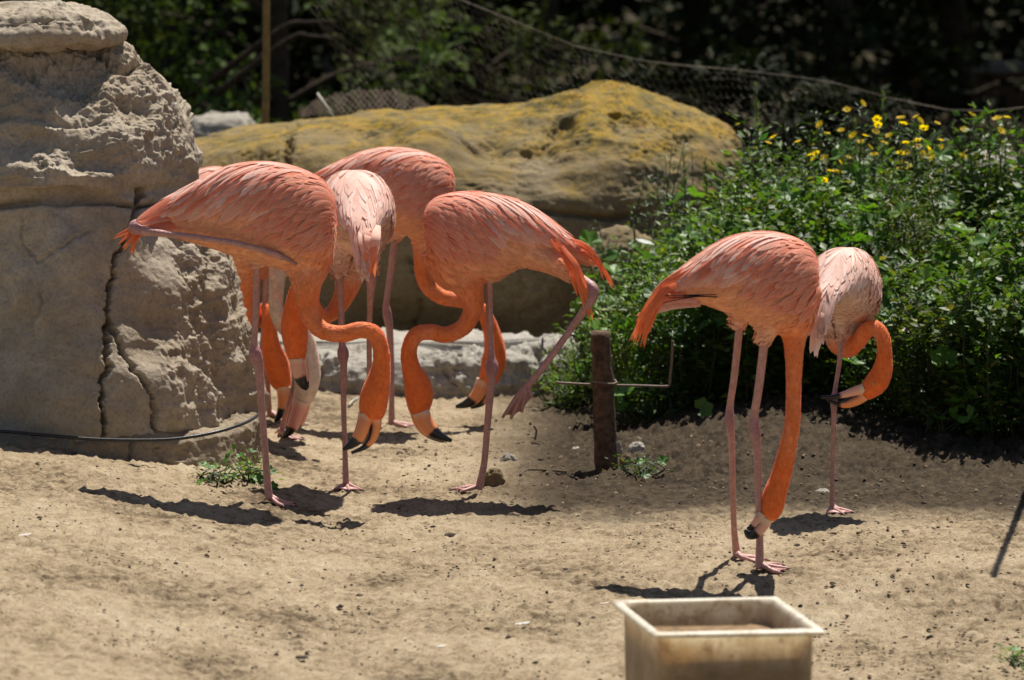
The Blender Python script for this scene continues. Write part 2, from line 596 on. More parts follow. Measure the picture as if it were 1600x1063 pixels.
def rock_mesh(name, rows, nz, nf, nb, amp=(0.05, 0.02, 0.006), freq=(2.2, 7, 28), nexp=2.4, cracks=(), pits=(), seed=1, stretch=(1, 1, 1.6), cap_h=0.012, roughfun=None):
    """rows: (z, xl, xr, yc, ry) from the bottom up"""
    R = np.array(rows, float)
    R = R[np.argsort(R[:, 0])]
    d = np.zeros(len(R))
    d[1:] = np.cumsum(np.abs(np.diff(R[:, 0])) + 0.5 * np.abs(np.diff(R[:, 2])) * 0.3 + 0.3 * np.abs(np.diff(R[:, 4])))
    tt = np.linspace(0, d[-1], nz)
    T = np.stack([np.interp(tt, d, R[:, k]) for k in range(5)], -1)
    ker = np.array((1, 2, 3, 2, 1)) / 9.0
    for k in range(5):
        T[2:-2, k] = np.convolve(T[:, k], ker, 'valid')
    th = np.concatenate([np.linspace(0, math.pi, nf, endpoint=False), np.linspace(math.pi, 2 * math.pi, nb, endpoint=False)])
    n = len(th)
    cs, sn = np.cos(th), np.sin(th)
    ex = 2.0 / nexp
    cx = np.sign(cs) * np.abs(cs) ** ex
    sy = np.sign(sn) * np.abs(sn) ** ex
    V = np.zeros((nz, n, 3))
    V[:, :, 0] = ((T[:, 1] + T[:, 2]) / 2)[:, None] + ((T[:, 2] - T[:, 1]) / 2)[:, None] * cx
    V[:, :, 1] = T[:, 3][:, None] - T[:, 4][:, None] * sy
    V[:, :, 2] = T[:, 0][:, None]
    du = np.roll(V, -1, 1) - np.roll(V, 1, 1)
    dv = np.gradient(V, axis=0)
    N = np.cross(du, dv)
    N /= np.linalg.norm(N, axis=2)[:, :, None] + 1e-9
    if N[nz // 2, nf // 2, 1] > 0:
        N = -N
    Pv = V.reshape(-1, 3)
    Nv = N.reshape(-1, 3)
    st = np.array(stretch)
    disp = amp[0] * fbm(Pv * freq[0], 3, seed) + amp[1] * ridged(Pv * st * freq[1], OCT, seed + 10)
    # patches: chiselled rough skin next to smoother render
    patch = sstep(fbm(Pv * np.array((5, 5, 2.2)), 3, seed + 20) * 1.6 + 0.5)
    if roughfun is not None:
        patch = np.clip(patch * roughfun(Pv), 0, 1.3)
        disp = disp - amp[1] * ridged(Pv * st * freq[1], OCT, seed + 10) * (1 - np.clip(roughfun(Pv), 0.25, 1))
    disp = disp + patch * amp[2] * (ridged(Pv * np.array((1.5, 1.5, 0.8)) * freq[2], 3, seed + 30)) + 0.35 * amp[2] * fbm(Pv * freq[2] * 1.7, 3, seed + 40)
    if len(cracks) or len(pits):
        u, v = project(Pv)
        front = (Nv[:, 1] < 0.35)
        wob = 5 * noise(Pv * 14, seed + 50) + 4 * noise(Pv * 45, seed + 51) + 2.5 * noise(Pv * 110, seed + 52)
        for poly, wd, dep in cracks:
            poly = np.array(poly, float)
            dm = np.full(len(u), 1e9)
            for a, b in zip(poly[:-1], poly[1:]):
                ab = b - a
                s = np.clip(((u + wob - a[0]) * ab[0] + (v - a[1]) * ab[1]) / (ab @ ab), 0, 1)
                dm = np.minimum(dm, np.hypot(u + wob - a[0] - s * ab[0], v - a[1] - s * ab[1]))
            disp = disp - front * dep * np.exp(-(dm / wd) ** 2)
        for (pu, pv, ru, rv, dep) in pits:
            e = ((u + wob - pu) / ru) ** 2 + ((v + wob - pv) / rv) ** 2
            disp = disp - front * dep * np.exp(-e * e)
    Pv = Pv + Nv * disp[:, None]
    faces = []
    ii = np.arange(nz * n).reshape(nz, n)
    nxt = np.roll(ii, -1, 1)
    fc = np.stack([ii[:-1], nxt[:-1], nxt[1:], ii[1:]], -1).reshape(-1, 4)
    # close the top with shrinking rings
    rings = [Pv]
    base = ii[-1]
    allf = [fc]
    cnt = len(Pv)
    top = Pv[base]
    c = top.mean(0)
    c[2] = top[:, 2].mean() + cap_h
    K = 8
    prev = base
    for k in range(1, K + 1):
        f_ = k / K
        rg = top * (1 - f_) + c * f_
        rg[:, 2] += amp[1] * 0.5 * noise(rg * 9, seed + 60)
        cur = np.arange(cnt, cnt + n)
        cnt += n
        rings.append(rg)
        allf.append(np.stack([prev, np.roll(prev, -1), np.roll(cur, -1), cur], -1))
        prev = cur
    return mesh_np(name, np.vstack(rings), np.vstack(allf))

def prow(v, ul, ur, yc, ry, yz=None):
    """ring seen between picture columns ul and ur at picture row v"""
    z = P(800, v, yz if yz else yc)[2]
    return (z, P(ul, v, yc)[0], P(ur, v, yc)[0], yc, ry)

def org_mesh(me, loc):
    n = len(me.vertices)
    a = np.zeros(n * 3, np.float32)
    me.vertices.foreach_get('co', a)
    a = a.reshape(-1, 3) - np.asarray(loc, np.float32)
    me.vertices.foreach_set('co', a.ravel())
    me.update()

def rock(name, label, loc, me, mat, cat='rock', group=None):
    org_mesh(me, loc)
    return tag(obj(name, me, mat, loc=loc), label, cat, group)

LY = 18.0
rows = [prow(695, -110, 402, LY, 0.80, 17.35), prow(640, -110, 403, LY, 0.785, 17.35), prow(590, -110, 398, LY, 0.76, 17.35), prow(520, -110, 380, LY, 0.72, 17.35),
        prow(450, -110, 366, LY, 0.68, 17.4), prow(400, -110, 350, LY, 0.645, 17.4), prow(350, -110, 330, LY, 0.61, 17.4), prow(318, -110, 316, LY, 0.585, 17.4),
        prow(308, -110, 300, LY, 0.575, 17.4), prow(296, -110, 303, LY, 0.60, 17.4), prow(275, -110, 309, LY, 0.60, 17.4), prow(235, -110, 301, LY, 0.55, 17.45), prow(190, -110, 287, LY, 0.47, 17.53),
        prow(155, -110, 274, LY, 0.39, 17.61), prow(120, -110, 256, LY, 0.30, 17.7), prow(92, -110, 232, LY, 0.22, 17.78), prow(74, -110, 205, LY, 0.16, 17.84), prow(66, -110, 180, LY, 0.1, 17.9)]
cracks = [([(222, 300), (205, 350), (186, 405), (176, 470), (163, 560), (154, 700)], 3.2, 0.06),
          ([(172, 500), (200, 568), (226, 620), (246, 690)], 3.6, 0.05),
          ([(-50, 325), (0, 320), (60, 311), (130, 309), (215, 319), (310, 300)], 5.0, 0.06),
          ([(30, 330), (28, 380), (48, 408), (90, 390), (140, 358)], 3.0, 0.010),
          ([(150, 78), (180, 108), (195, 112), (222, 92)], 5, 0.05),
          ([(330, 380), (322, 450), (330, 520), (345, 600)], 9, 0.025),
          ([(290, 380), (296, 450), (310, 540), (312, 640)], 11, 0.022),
          ([(-10, 185), (60, 175), (110, 190), (160, 185)], 7, 0.02),
          ([(40, 520), (60, 470), (55, 450)], 2.5, 0.008)]
pits = [(95, 122, 62, 22, 0.06), (205, 175, 36, 22, 0.045), (60, 225, 60, 30, 0.04), (150, 255, 50, 16, 0.03), (275, 250, 16, 22, 0.03), (40, 120, 18, 14, 0.03), (232, 232, 18, 20, 0.03), (260, 200, 12, 22, 0.02)]
me = rock_mesh('rock_column', rows, 420, 420, 60, amp=(0.034, 0.016, 0.0055), freq=(3.4, 5.5, 34), nexp=1.72, cracks=cracks, pits=pits, seed=3, stretch=(1, 1, 1.25),
               roughfun=lambda q: np.maximum(sstep((q[:, 0] + 1.24 - 0.1 * noise(q * 4, 9)) / 0.12), sstep((q[:, 2] - 0.98 + 0.1 * noise(q * 5, 8)) / 0.1)) * 1.25)
rock('rock_column', 'tall weathered grey rock column with dark cracks at the left edge', (P(100, 690, LY)[0], LY, 0.1), me, M_ROCK)
# cap stone
rows = [prow(70, -120, 160, LY - 0.05, 0.22), prow(62, -130, 186, LY - 0.05, 0.27), prow(50, -130, 193, LY - 0.05, 0.27), prow(40, -120, 182, LY - 0.05, 0.24), prow(28, -100, 160, LY - 0.05, 0.23),
        prow(18, -70, 128, LY - 0.05, 0.17), prow(10, -30, 95, LY - 0.05, 0.10)]
me = rock_mesh('cap_stone', rows, 80, 170, 50, amp=(0.014, 0.010, 0.005), freq=(4, 8, 26), nexp=2.2, seed=8,
               cracks=[([(88, 15), (84, 35), (72, 42)], 2.5, 0.012), ([(60, 40), (66, 52)], 2, 0.01)], pits=[(140, 45, 20, 8, 0.02)])
rock('cap_stone', 'flat grey stone slab capping the tall rock column', (P(60, 60, LY)[0], LY, 1.5), me, M_ROCK)
# rendered footing under the column
FY = 17.95
rows = [(-0.05, P(-420, 700, FY)[0], P(409, 700, FY)[0], FY, 0.80), (0.08, P(-420, 700, FY)[0], P(409, 700, FY)[0], FY, 0.79), (0.165, P(-420, 700, FY)[0], P(406, 700, FY)[0], FY, 0.77),
        (0.185, P(-420, 700, FY)[0], P(400, 700, FY)[0], FY, 0.74), (0.19, P(-400, 700, FY)[0], P(380, 700, FY)[0], FY, 0.68)]
me = rock_mesh('rock_footing', rows, 70, 320, 50, amp=(0.016, 0.008, 0.007), freq=(4, 9, 28), nexp=2.8, seed=12,
               cracks=[([(205, 690), (208, 750)], 3, 0.02), ([(118, 690), (112, 740)], 3, 0.015), ([(245, 700), (250, 740)], 2.5, 0.012)])
rock('rock_footing', 'low brown rendered footing along the foot of the rock column', (P(100, 700, FY)[0], FY, 0), me, M_FOOTING, 'footing')
# main boulder
BY = 22.3
rows = [prow(560, 270, 1160, BY, 0.95), prow(500, 270, 1165, BY, 1.02), prow(420, 265, 1165, BY, 1.08), prow(340, 265, 1163, BY, 1.08), prow(285, 268, 1160, BY, 1.02), prow(250, 275, 1157, BY, 0.92),
        prow(225, 285, 1147, BY, 0.80), prow(208, 340, 1133, BY, 0.70), prow(197, 430, 1118, BY, 0.62), prow(186, 520, 1103, BY, 0.54), prow(175, 610, 1085, BY, 0.46), prow(164, 700, 1066, BY, 0.38),
        prow(152, 790, 1044, BY, 0.29), prow(142, 840, 1022, BY, 0.21), prow(134, 890, 1003, BY, 0.13), prow(129, 925, 985, BY, 0.06)]
me = rock_mesh('boulder', rows, 260, 380, 70, amp=(0.045, 0.009, 0.006), freq=(2.0, 5, 34), nexp=2.6, seed=21,
               cracks=[([(455, 195), (450, 280)], 4, 0.05), ([(640, 400), (660, 470), (640, 545)], 3, 0.03), ([(845, 330), (960, 340), (1010, 330)], 5, 0.04)],
               pits=[(880, 200, 26, 16, 0.05), (975, 205, 26, 22, 0.05), (760, 230, 40, 16, 0.04), (840, 235, 30, 14, 0.04), (600, 220, 50, 20, 0.04), (1060, 225, 24, 10, 0.03)], stretch=(1, 1, 1.3))
rock('boulder', 'huge ochre boulder with yellow lichen on its crown behind the flamingos', (P(700, 545, BY)[0], BY, 0), me, M_BOULDER, 'boulder')
# pale kerb rock in front of it
KY = 20.55
rows = [(-0.06, P(360, 600, KY)[0], P(905, 600, KY)[0], KY, 0.47), (0.06, P(362, 600, KY)[0], P(903, 600, KY)[0], KY, 0.46), (0.125, P(366, 600, KY)[0], P(898, 600, KY)[0], KY, 0.43),
        (0.155, P(372, 600, KY)[0], P(890, 600, KY)[0], KY, 0.36), (0.165, P(390, 600, KY)[0], P(870, 600, KY)[0], KY, 0.25)]
me = rock_mesh('kerb_rock', rows, 60, 330, 60, amp=(0.022, 0.012, 0.016), freq=(4, 8, 26), nexp=3.0, seed=33,
               cracks=[([(505, 560), (498, 620)], 3, 0.025), ([(690, 570), (720, 615)], 3, 0.02), ([(840, 560), (850, 600)], 3, 0.02)])
rock('kerb_rock', 'long low pale rock ledge in front of the boulder', (P(640, 600, KY)[0], KY, 0), me, M_KERB)

def small_rock(name, label, u, v, wpx, hpx, Y=None, mat=M_KERB, seed=1, depth=None, group=None, cat='stone', z0=None):
    g = G(u, v) if Y is None else P(u, v, Y)
    s = ppm(g[1])
    rx, hh = wpx / s / 2, hpx / s
    ry = depth if depth else rx * 0.8
    z = g[2] - 0.01
    rows = [(z - 0.03, g[0] - rx, g[0] + rx, g[1], ry), (z + hh * 0.45, g[0] - rx, g[0] + rx, g[1], ry), (z + hh * 0.8, g[0] - rx * 0.8, g[0] + rx * 0.75, g[1], ry * 0.75),
            (z + hh, g[0] - rx * 0.4, g[0] + rx * 0.35, g[1], ry * 0.35)]
    me = rock_mesh(name, rows, 22, 26, 14, amp=(rx * 0.14, rx * 0.07, rx * 0.05), freq=(1.3 / rx, 3 / rx, 9 / rx), nexp=2.6, seed=seed, cap_h=hh * 0.08)
    return rock(name, label, (g[0], g[1], z), me, mat, cat, group)

small_rock('stone', 'brown angular stone beside the foot of the flamingo with its leg stretched back', 771, 757, 32, 28, mat=M_BOULDER, seed=41)
small_rock('stone', 'small tan stone lying behind the brown angular stone', 795, 722, 26, 17, mat=M_KERB, seed=42)
small_rock('stone', 'tan stone leaning at the right foot of the wooden stake', 979, 728, 22, 22, mat=M_BOULDER, seed=43)
small_rock('stone', 'stone half sunk between stake and small green weed', 995, 705, 24, 18, mat=M_KERB, seed=44)
small_rock('stone', 'little tan pebble left of the wooden stake', 900, 706, 16, 11, mat=M_KERB, seed=45)
small_rock('stone', 'flat pale stone behind the small flamingo’s foot', 1285, 768, 22, 8, mat=M_KERB, seed=46)
small_rock('stone', 'upright narrow stone touching the wooden stake', 967, 712, 10, 26, mat=M_KERB, seed=47)
small_rock('rock', 'pale rounded grey rock behind the left end of the boulder', 350, 214, 110, 32, Y=24.6, mat=M_KERB, seed=51, cat='rock', depth=0.2)
small_rock('rock', 'grey brown rock showing behind the yellow flowers at the right', 1550, 268, 80, 34, Y=21.9, mat=M_KERB, seed=52, cat='rock', depth=0.14)
small_rock('rock', 'rough grey rock between the boulder and the bushes', 965, 420, 120, 62, Y=21.0, mat=M_BOULDER, seed=53, cat='rock', depth=0.14)
small_rock('rock', 'grey stone wedged on the ledge under the boulder', 860, 548, 54, 28, Y=20.75, mat=M_KERB, seed=54, cat='rock')

# ------------------------------------------------------------------ hose on the footing
hp = [(-60, 672), (0, 674), (70, 680), (140, 686), (200, 688), (262, 687), (310, 681), (350, 672), (385, 660), (404, 648), (412, 636)]
hy = [17.26, 17.2, 17.16, 17.15, 17.15, 17.16, 17.19, 17.24, 17.34, 17.5, 17.75]
pts = catmull([P(u, v, y) for (u, v), y in zip(hp, hy)], 10)
V, Fc = tube(pts, 0.006, 8)
hose_org = P(200, 688, 17.15)
mb = MB(); mb.add(V, Fc)
M_HOSE = mat_simple('hose_rubber', (0.025, 0.025, 0.027), 0.35, 0.2, 60)
tag(obj('garden_hose', mb.mesh('garden_hose', hose_org), M_HOSE, loc=hose_org), 'thin black hose running along the footing of the rock column', 'hose')

# ------------------------------------------------------------------ wooden stake with bent metal rod
g = G(948, 733)
st = thing('wooden_stake', 'rusty brown wooden stake with a bent metal rod through it', 'stake', g)
b0, b1 = P(949, 740, g[1]), P(938, 519, g[1])
n = 26
axis = np.linspace(0, 1, n)
pts = b0 + (b1 - b0) * axis[:, None]
pts[:, 2] -= (1 - axis) * 0.02
s = ppm(g[1])
V, Fc = tube(pts, np.interp(axis, [0, 0.3, 0.6, 1], [19, 18.5, 16.5, 15]) / s, 18)
V = V + 0.003 * np.stack([fbm(V * 40, 3, 5), fbm(V * 40, 3, 6), V[:, 0] * 0], -1)
V[-18:, 2] += np.linspace(-0.006, 0.006, 18)
mb = MB(); mb.add(V, Fc)
M_STAKE = mat_simple('stake_wood', (0.10, 0.064, 0.042), 0.9, 0.55, 45, 0.15, 0.8, bd=0.008)
obj('post', mb.mesh('post', g), M_STAKE, st)
mb = MB()
V, Fc = tube(catmull([P(868, 598, g[1] - .02), P(900, 600, g[1] - .015), P(948, 602, g[1]), P(1000, 603, g[1]), P(1040, 604, g[1]), P(1046, 601, g[1]), P(1047, 590, g[1]), P(1050, 560, g[1]), P(1051, 532, g[1])], 6), 0.0045, 7)
mb.add(V, Fc)
M_ROD = mat_simple('rusty_rod', (0.17, 0.12, 0.085), 0.6, 0.3, 90)
obj('rod', mb.mesh('rod', g), M_ROD, st)
mb = MB()
V, Fc = tube([P(936, 596, g[1]) , P(966, 594, g[1])], 0.0, 4)
ang = np.linspace(0, 2 * math.pi, 19)
cc = P(944.5, 597, g[1])
ring = np.stack([cc[0] + 0.0415 * np.cos(ang), cc[1] + 0.0415 * np.sin(ang), cc[2] + 0.004 * np.sin(ang * 2)], -1)
V, Fc = tube(ring, 0.004, 6)
mb.add(V, Fc)
obj('wire_binding', mb.mesh('wire_binding', g), M_ROD, st)
g2 = G(846, 614)
mb = MB()
V, Fc = tube([P(845, 618, g2[1]), P(846, 570, g2[1]), P(848, 528, g2[1])], 0.0045, 7)
mb.add(V, Fc)
tag(obj('iron_rod', mb.mesh('iron_rod', g2), M_HOSE, loc=g2), 'thin dark iron rod upright in front of the ledge end', 'rod')

# ------------------------------------------------------------------ pole and wire netting behind the boulder
py = 23.4
M_POLE = mat_simple('pole_wood', (0.20, 0.145, 0.06), 0.8, 0.3, 22, 0.15, 0.5, bd=0.005)
g3 = P(413, 205, py); g3[2] = 0
top = P(417, 0, py)
dirp = (top - P(413, 205, py))
mb = MB()
pts = np.array([P(413, 205, py) + dirp * k for k in np.linspace(-1.6, 3.2, 14)])
pts[:, 0] += 0.006 * noise(pts * 2, 3)
V, Fc = tube(pts, np.linspace(0.019, 0.014, 14), 10)
mb.add(V, Fc)
tag(obj('wooden_pole', mb.mesh('wooden_pole', g3), M_POLE, loc=g3), 'tall thin wooden pole standing behind the left part of the boulder', 'pole')

tl_u = [380, 470, 560, 640, 720, 800, 900, 1000, 1050, 1150, 1250, 1300, 1390, 1480, 1550, 1600, 1660]
tl_v = [-210, -150, -90, -45, 0, 32, 73, 94, 101, 109, 121, 129, 153, 172, 174, 168, 158]
def net_top(u): return np.interp(u, tl_u, tl_v)
def net_Y(u): return 23.7 - 0.4 * sstep((u - 700) / 700)
M_WIRE = mat_simple('netting_wire', (0.17, 0.14, 0.10), 0.5, 0.3, 60, metal=0.3)
mb_v, mb_f = [], []
def wire_segs(A, B, r):
    d = B - A
    L = np.linalg.norm(d, axis=1)
    ok = L > 1e-6
    A, B, d, L = A[ok], B[ok], d[ok], L[ok]
    d = d / L[:, None]
    s1 = np.cross(d, np.array((0, 1.0, 0)))
    s1 /= np.linalg.norm(s1, axis=1)[:, None] + 1e-9
    s2 = np.cross(d, s1)
    vs = []
    for (Q) in (A, B):
        for a in (0, 2.094, 4.189):
            vs.append(Q + r * (math.cos(a) * s1 + math.sin(a) * s2))
    V = np.stack(vs, 1).reshape(-1, 3)
    base = np.arange(len(A))[:, None] * 6
    fc = np.concatenate([base + np.array(k) for k in ((0, 1, 4, 3), (1, 2, 5, 4), (2, 0, 3, 5))], 1).reshape(-1, 4)
    return V, fc
# hexagon net in (a, b): a along the fence, b down from the top edge
cell = 12.0
rnet = random.Random(5)
segA, segB = [], []
us = np.arange(395, 1660, cell)
for i, u0 in enumerate(us):
    for j in range(32):
        du = (cell / 2) if j % 2 else 0
        def pt(u, row, dy):
            b = row * cell * 0.86 + dy
            sag = 7 * math.sin(u * 0.013 + row * 0.25) + 5 * math.sin(u * 0.037 + row * 0.6) + 6 * math.sin(u * .021 - row * .9) + rnet.uniform(-1.6, 1.6)
            uu = u + b * (0.25 + 0.35 * math.sin(u * 0.004)) + 6 * math.sin(u * .03 + row * .5) + 3 * math.sin(u * .05 + row) + rnet.uniform(-1.6, 1.6)
            vv = net_top(uu) + b + sag * min(1, b / 40)
            return uu, vv
        A_ = pt(u0 + du, j, 0)
        B_ = pt(u0 + du, j, cell * 0.45)
        C1 = pt(u0 + du + cell / 2, j, cell * 0.86)
        C0 = pt(u0 + du - cell / 2, j, cell * 0.86)
        for a, b in ((A_, B_), (B_, C1), (B_, C0)):
            if a[1] > 275 or a[1] < -40:
                continue
            f_ = lambda q: P(q[0], q[1], net_Y(q[0]) + 0.05 * math.sin(q[0] * .02 + q[1] * .03))
            segA.append(f_(a)); segB.append(f_(b))
V, fc = wire_segs(np.array(segA), np.array(segB), 0.0008)
nb_org = P(1000, 300, net_Y(1000)); nb_org[2] = 0
nets = thing('wire_netting', 'sagging brown chicken wire netting strung behind boulder and bushes', 'netting', nb_org)
o = obj('mesh', mesh_np('mesh', V - nb_org, fc, smooth=False), M_WIRE, nets)
o['kind'] = 'stuff'
uu = np.linspace(395, 1655, 160)
V, Fc = tube([P(u, net_top(u) + 7 * math.sin(u * 0.013) * 0, net_Y(u) + 0.05 * math.sin(u * .02 + net_top(u) * .03)) for u in uu], 0.002, 6)
mb = MB(); mb.add(V, Fc)
obj('top_cord', mb.mesh('top_cord', nb_org), M_WIRE, nets)

# rolled netting heap behind the boulder
hy_ = 24.2
hs_u = [470, 500, 560, 620, 665, 685]
hs_t = [170, 152, 139, 140, 158, 175]
segA, segB = [], []
for layer in range(2):
    for i, u0 in enumerate(np.arange(470, 685, 9.0)):
        for j in range(7):
            def pt(u, r):
                t_ = np.interp(u, hs_u, hs_t) + layer * 3
                v_ = t_ + (182 - t_) * r / 7.0 + 2 * math.sin(u * .2 + layer)
                return P(u, v_, hy_ - 0.3 * math.sin(r / 7 * 1.5) + layer * .04)
            d = 4.5 if j % 2 else 0
            a = pt(u0 + d, j); b1_ = pt(u0 + d + 4.5, j + 1); b2_ = pt(u0 + d - 4.5, j + 1)
            segA += [a, a]; segB += [b1_, b2_]
V, fc = wire_segs(np.array(segA), np.array(segB), 0.0017)
ho = P(580, 182, hy_)
M_RUST = mat_simple('rust_wire', (0.11, 0.066, 0.04), 0.7, 0.3, 60)
tag(obj('netting_heap', mesh_np('netting_heap', V - ho, fc, smooth=False), M_RUST, loc=ho), 'slumped heap of rusty folded wire netting behind the boulder', 'netting')
mb = MB()
V, Fc = tube([P(496, 146, 23.0), P(510, 166, 22.95), P(528, 192, 22.9)], 0.005, 6)
mb.add(V, Fc)
so_ = P(528, 192, 22.9)
M_PALE = mat_simple('pale_stick', (0.45, 0.43, 0.36), 0.7)
tag(obj('pale_stick', mb.mesh('pale_stick', so_), M_PALE, loc=so_), 'thin pale stick leaning behind the boulder near the pole', 'stick')

# ------------------------------------------------------------------ far low wall at the right
def box(c, sx, sy, sz):
    V = np.array([(x, y, z) for x in (-1, 1) for y in (-1, 1) for z in (-1, 1)], float) * np.array((sx, sy, sz)) / 2 + np.asarray(c)
    return V, [(0, 1, 3, 2), (4, 6, 7, 5), (0, 4, 5, 1), (2, 3, 7, 6), (0, 2, 6, 4), (1, 5, 7, 3)]
wy = 37.5
M_WALL = mat_simple('brown_wall', (0.12, 0.065, 0.04), 0.9, 0.3, 5, 0.1, 0.5)
M_COPE = mat_simple('wall_coping', (0.17, 0.16, 0.14), 0.9, 0.3, 6, 0.1, 0.5)
zt = P(1500, 100, wy)[2]
wo = (4.6, wy, 0)
wall = thing('low_wall', 'low brown wall with grey coping in the shade at the far right', 'wall', wo)
mb = MB(); V, Fc = box((4.6, wy, zt / 2 - 0.1), 3.8, 0.25, zt + 0.1); mb.add(V, Fc)
obj('wall_face', mb.mesh('wall_face', wo, False), M_WALL, wall)
for k in range(5):
    mb = MB(); V, Fc = box((2.7 + 0.38 + k * 0.77, wy - 0.02, zt - 0.02), 0.755, 0.34, 0.07); mb.add(V, Fc)
    obj('coping_stone', mb.mesh('coping_stone', wo, False), M_COPE, wall)

# ================================================================== FLAMINGOS
TEMPLATE = [(0.226, .02, -.058, .02), (.214, .074, -.127, .07), (.185, .109, -.175, .105), (.136, .133, -.172, .122), (.078, .142, -.146, .128), (.010, .138, -.121, .122),
            (-.058, .117, -.086, .108), (-.127, .072, -.058, .082), (-.195, .023, -.049, .055), (-.244, -.012, -.053, .036), (-.292, -.074, -.117, .024), (-.327, -.150, -.180, .012)]
C_ORANGE = np.array((0.90, 0.25, 0.075))
C_HEAD = np.array((0.90, 0.20, 0.04))
C_FACE = np.array((0.80, 0.62, 0.42))
C_SIDE = np.array((0.90, 0.34, 0.18))
C_BELLY = np.array((0.88, 0.43, 0.24))
C_RED = np.array((0.86, 0.20, 0.085))
C_PINK = np.array((0.95, 0.47, 0.32))
C_PALE = np.array((0.92, 0.70, 0.61))
C_LEG = np.array((0.50, 0.26, 0.225))
C_JOINT = np.array((0.36, 0.16, 0.18))
BLACK = np.array((0.012, 0.011, 0.012))

class Body:
    """ring-lofted torso; t runs from breast (0) to tail (1)"""
    def __init__(s, C, e1, stations):
        s.C = np.asarray(C, float)
        s.e1 = np.asarray(e1, float)
        s.e2 = np.array((-s.e1[1], s.e1[0], 0.0))
        st = np.array(stations, float)
        sm = catmull(st, 12)
        x = sm[:, 0]
        d = np.concatenate([[0], np.cumsum(np.abs(np.diff(x)) + 0.15 * np.abs(np.diff(sm[:, 1])))])
        s.t = d / d[-1]
        s.tab = sm
        s.len = abs(st[0, 0] - st[-1, 0])
        s.fwd = s.e1 * np.sign(st[0, 0] - st[-1, 0])
    def S(s, t, phi):
        t = np.clip(np.asarray(t, float), 0, 1)
        x, zt, zb, w_ = (np.interp(t, s.t, s.tab[:, k]) for k in range(4))
        c, sn = np.cos(phi), np.sin(phi)
        zc = zb + (zt - zb) * 0.47
        z = np.where(c > 0, zc + (zt - zc) * np.abs(c) ** 0.92, zc - (zc - zb) * np.abs(c) ** 0.92)
        y = np.maximum(w_, 0.004) * np.sign(sn) * np.abs(sn) ** 0.86
        return s.C + np.multiply.outer(x, s.e1) + np.multiply.outer(y, s.e2) + np.multiply.outer(z, np.array((0, 0, 1.0)))
    def N(s, t, phi, sg):
        e = 0.012
        a = s.S(t + e, phi) - s.S(t - e, phi)
        b = s.S(t, phi + e) - s.S(t, phi - e)
        n = np.cross(a, b)
        n /= np.linalg.norm(n, axis=-1, keepdims=True) + 1e-12
        o = s.S(t, phi) - s.S(t, phi + math.pi)
        f = np.sign(np.sum(n * o, axis=-1, keepdims=True))
        return n * np.where(f == 0, 1, f)
    def mesh(s, nt_=52, nphi=36):
        T = np.linspace(0, 1, nt_)
        ph = np.linspace(0, 2 * math.pi, nphi, endpoint=False)
        tt, pp_ = np.meshgrid(T, ph, indexing='ij')
        V = s.S(tt.ravel(), pp_.ravel())
        Fc = []
        for i in range(nt_ - 1):
            for j in range(nphi):
                k = (j + 1) % nphi
                Fc.append((i * nphi + j, i * nphi + k, (i + 1) * nphi + k, (i + 1) * nphi + j))
        Fc.append(tuple(range(nphi)))
        Fc.append(tuple((nt_ - 1) * nphi + j for j in range(nphi))[::-1])
        return V, Fc

def width_prof(k, sharp=1.0):
    a = np.clip(k / 0.35, 0, 1) * 0.45 + 0.55
    tip = np.sqrt(np.clip(1 - np.clip((k - 0.62) / 0.38, 0, 1) ** (2.2 * sharp), 0, 1))
    return a * tip

def feather_strip(cen, nor, width, cb, ct, ce, sharp=1.0, cup=0.10):
    """cen (n,3) centre line, nor (n,3); returns verts, faces, cols, uv"""
    n = len(cen)
    k = np.linspace(0, 1, n)
    tg = np.gradient(cen, axis=0)
    tg /= np.linalg.norm(tg, axis=1)[:, None] + 1e-12
    side = np.cross(tg, nor)
    side /= np.linalg.norm(side, axis=1)[:, None] + 1e-12
    wd = width * width_prof(k, sharp)
    V = np.zeros((n, 5, 3))
    C = np.zeros((n, 5, 3))
    U = np.zeros((n, 5, 2))
    for j, a in enumerate((-1, -0.55, 0, 0.55, 1)):
        V[:, j] = cen + side * (wd * a)[:, None] - nor * (wd * cup * a * a)[:, None]
        base = cb + (ct - cb) * (k ** 1.3)[:, None]
        e = abs(a) ** 3 * 0.6
        C[:, j] = base * (1 - e) + ce * e
        U[:, j, 0] = a
        U[:, j, 1] = k
    fc = []
    for i in range(n - 1):
        for j in range(4):
            fc.append((i * 5 + j, i * 5 + j + 1, (i + 1) * 5 + j + 1, (i + 1) * 5 + j))
    return V.reshape(-1, 3), fc, C.reshape(-1, 3), U.reshape(-1, 2)

def bird_feather(body, sg, t0, p0, dt, dp, W, lift, rise, cb, ct, ce, sharp=1.0, n=8):
    k = np.linspace(0, 1, n)
    t = t0 + dt * k
    p = (p0 + dp * k ** 1.15)
    ph = sg * p
    pos = body.S(t, ph)
    nor = body.N(t, ph, sg)
    cen = pos + nor * (lift + rise * k ** 1.5)[:, None]
    return feather_strip(cen, nor, W, np.asarray(cb), np.asarray(ct), np.asarray(ce), sharp)

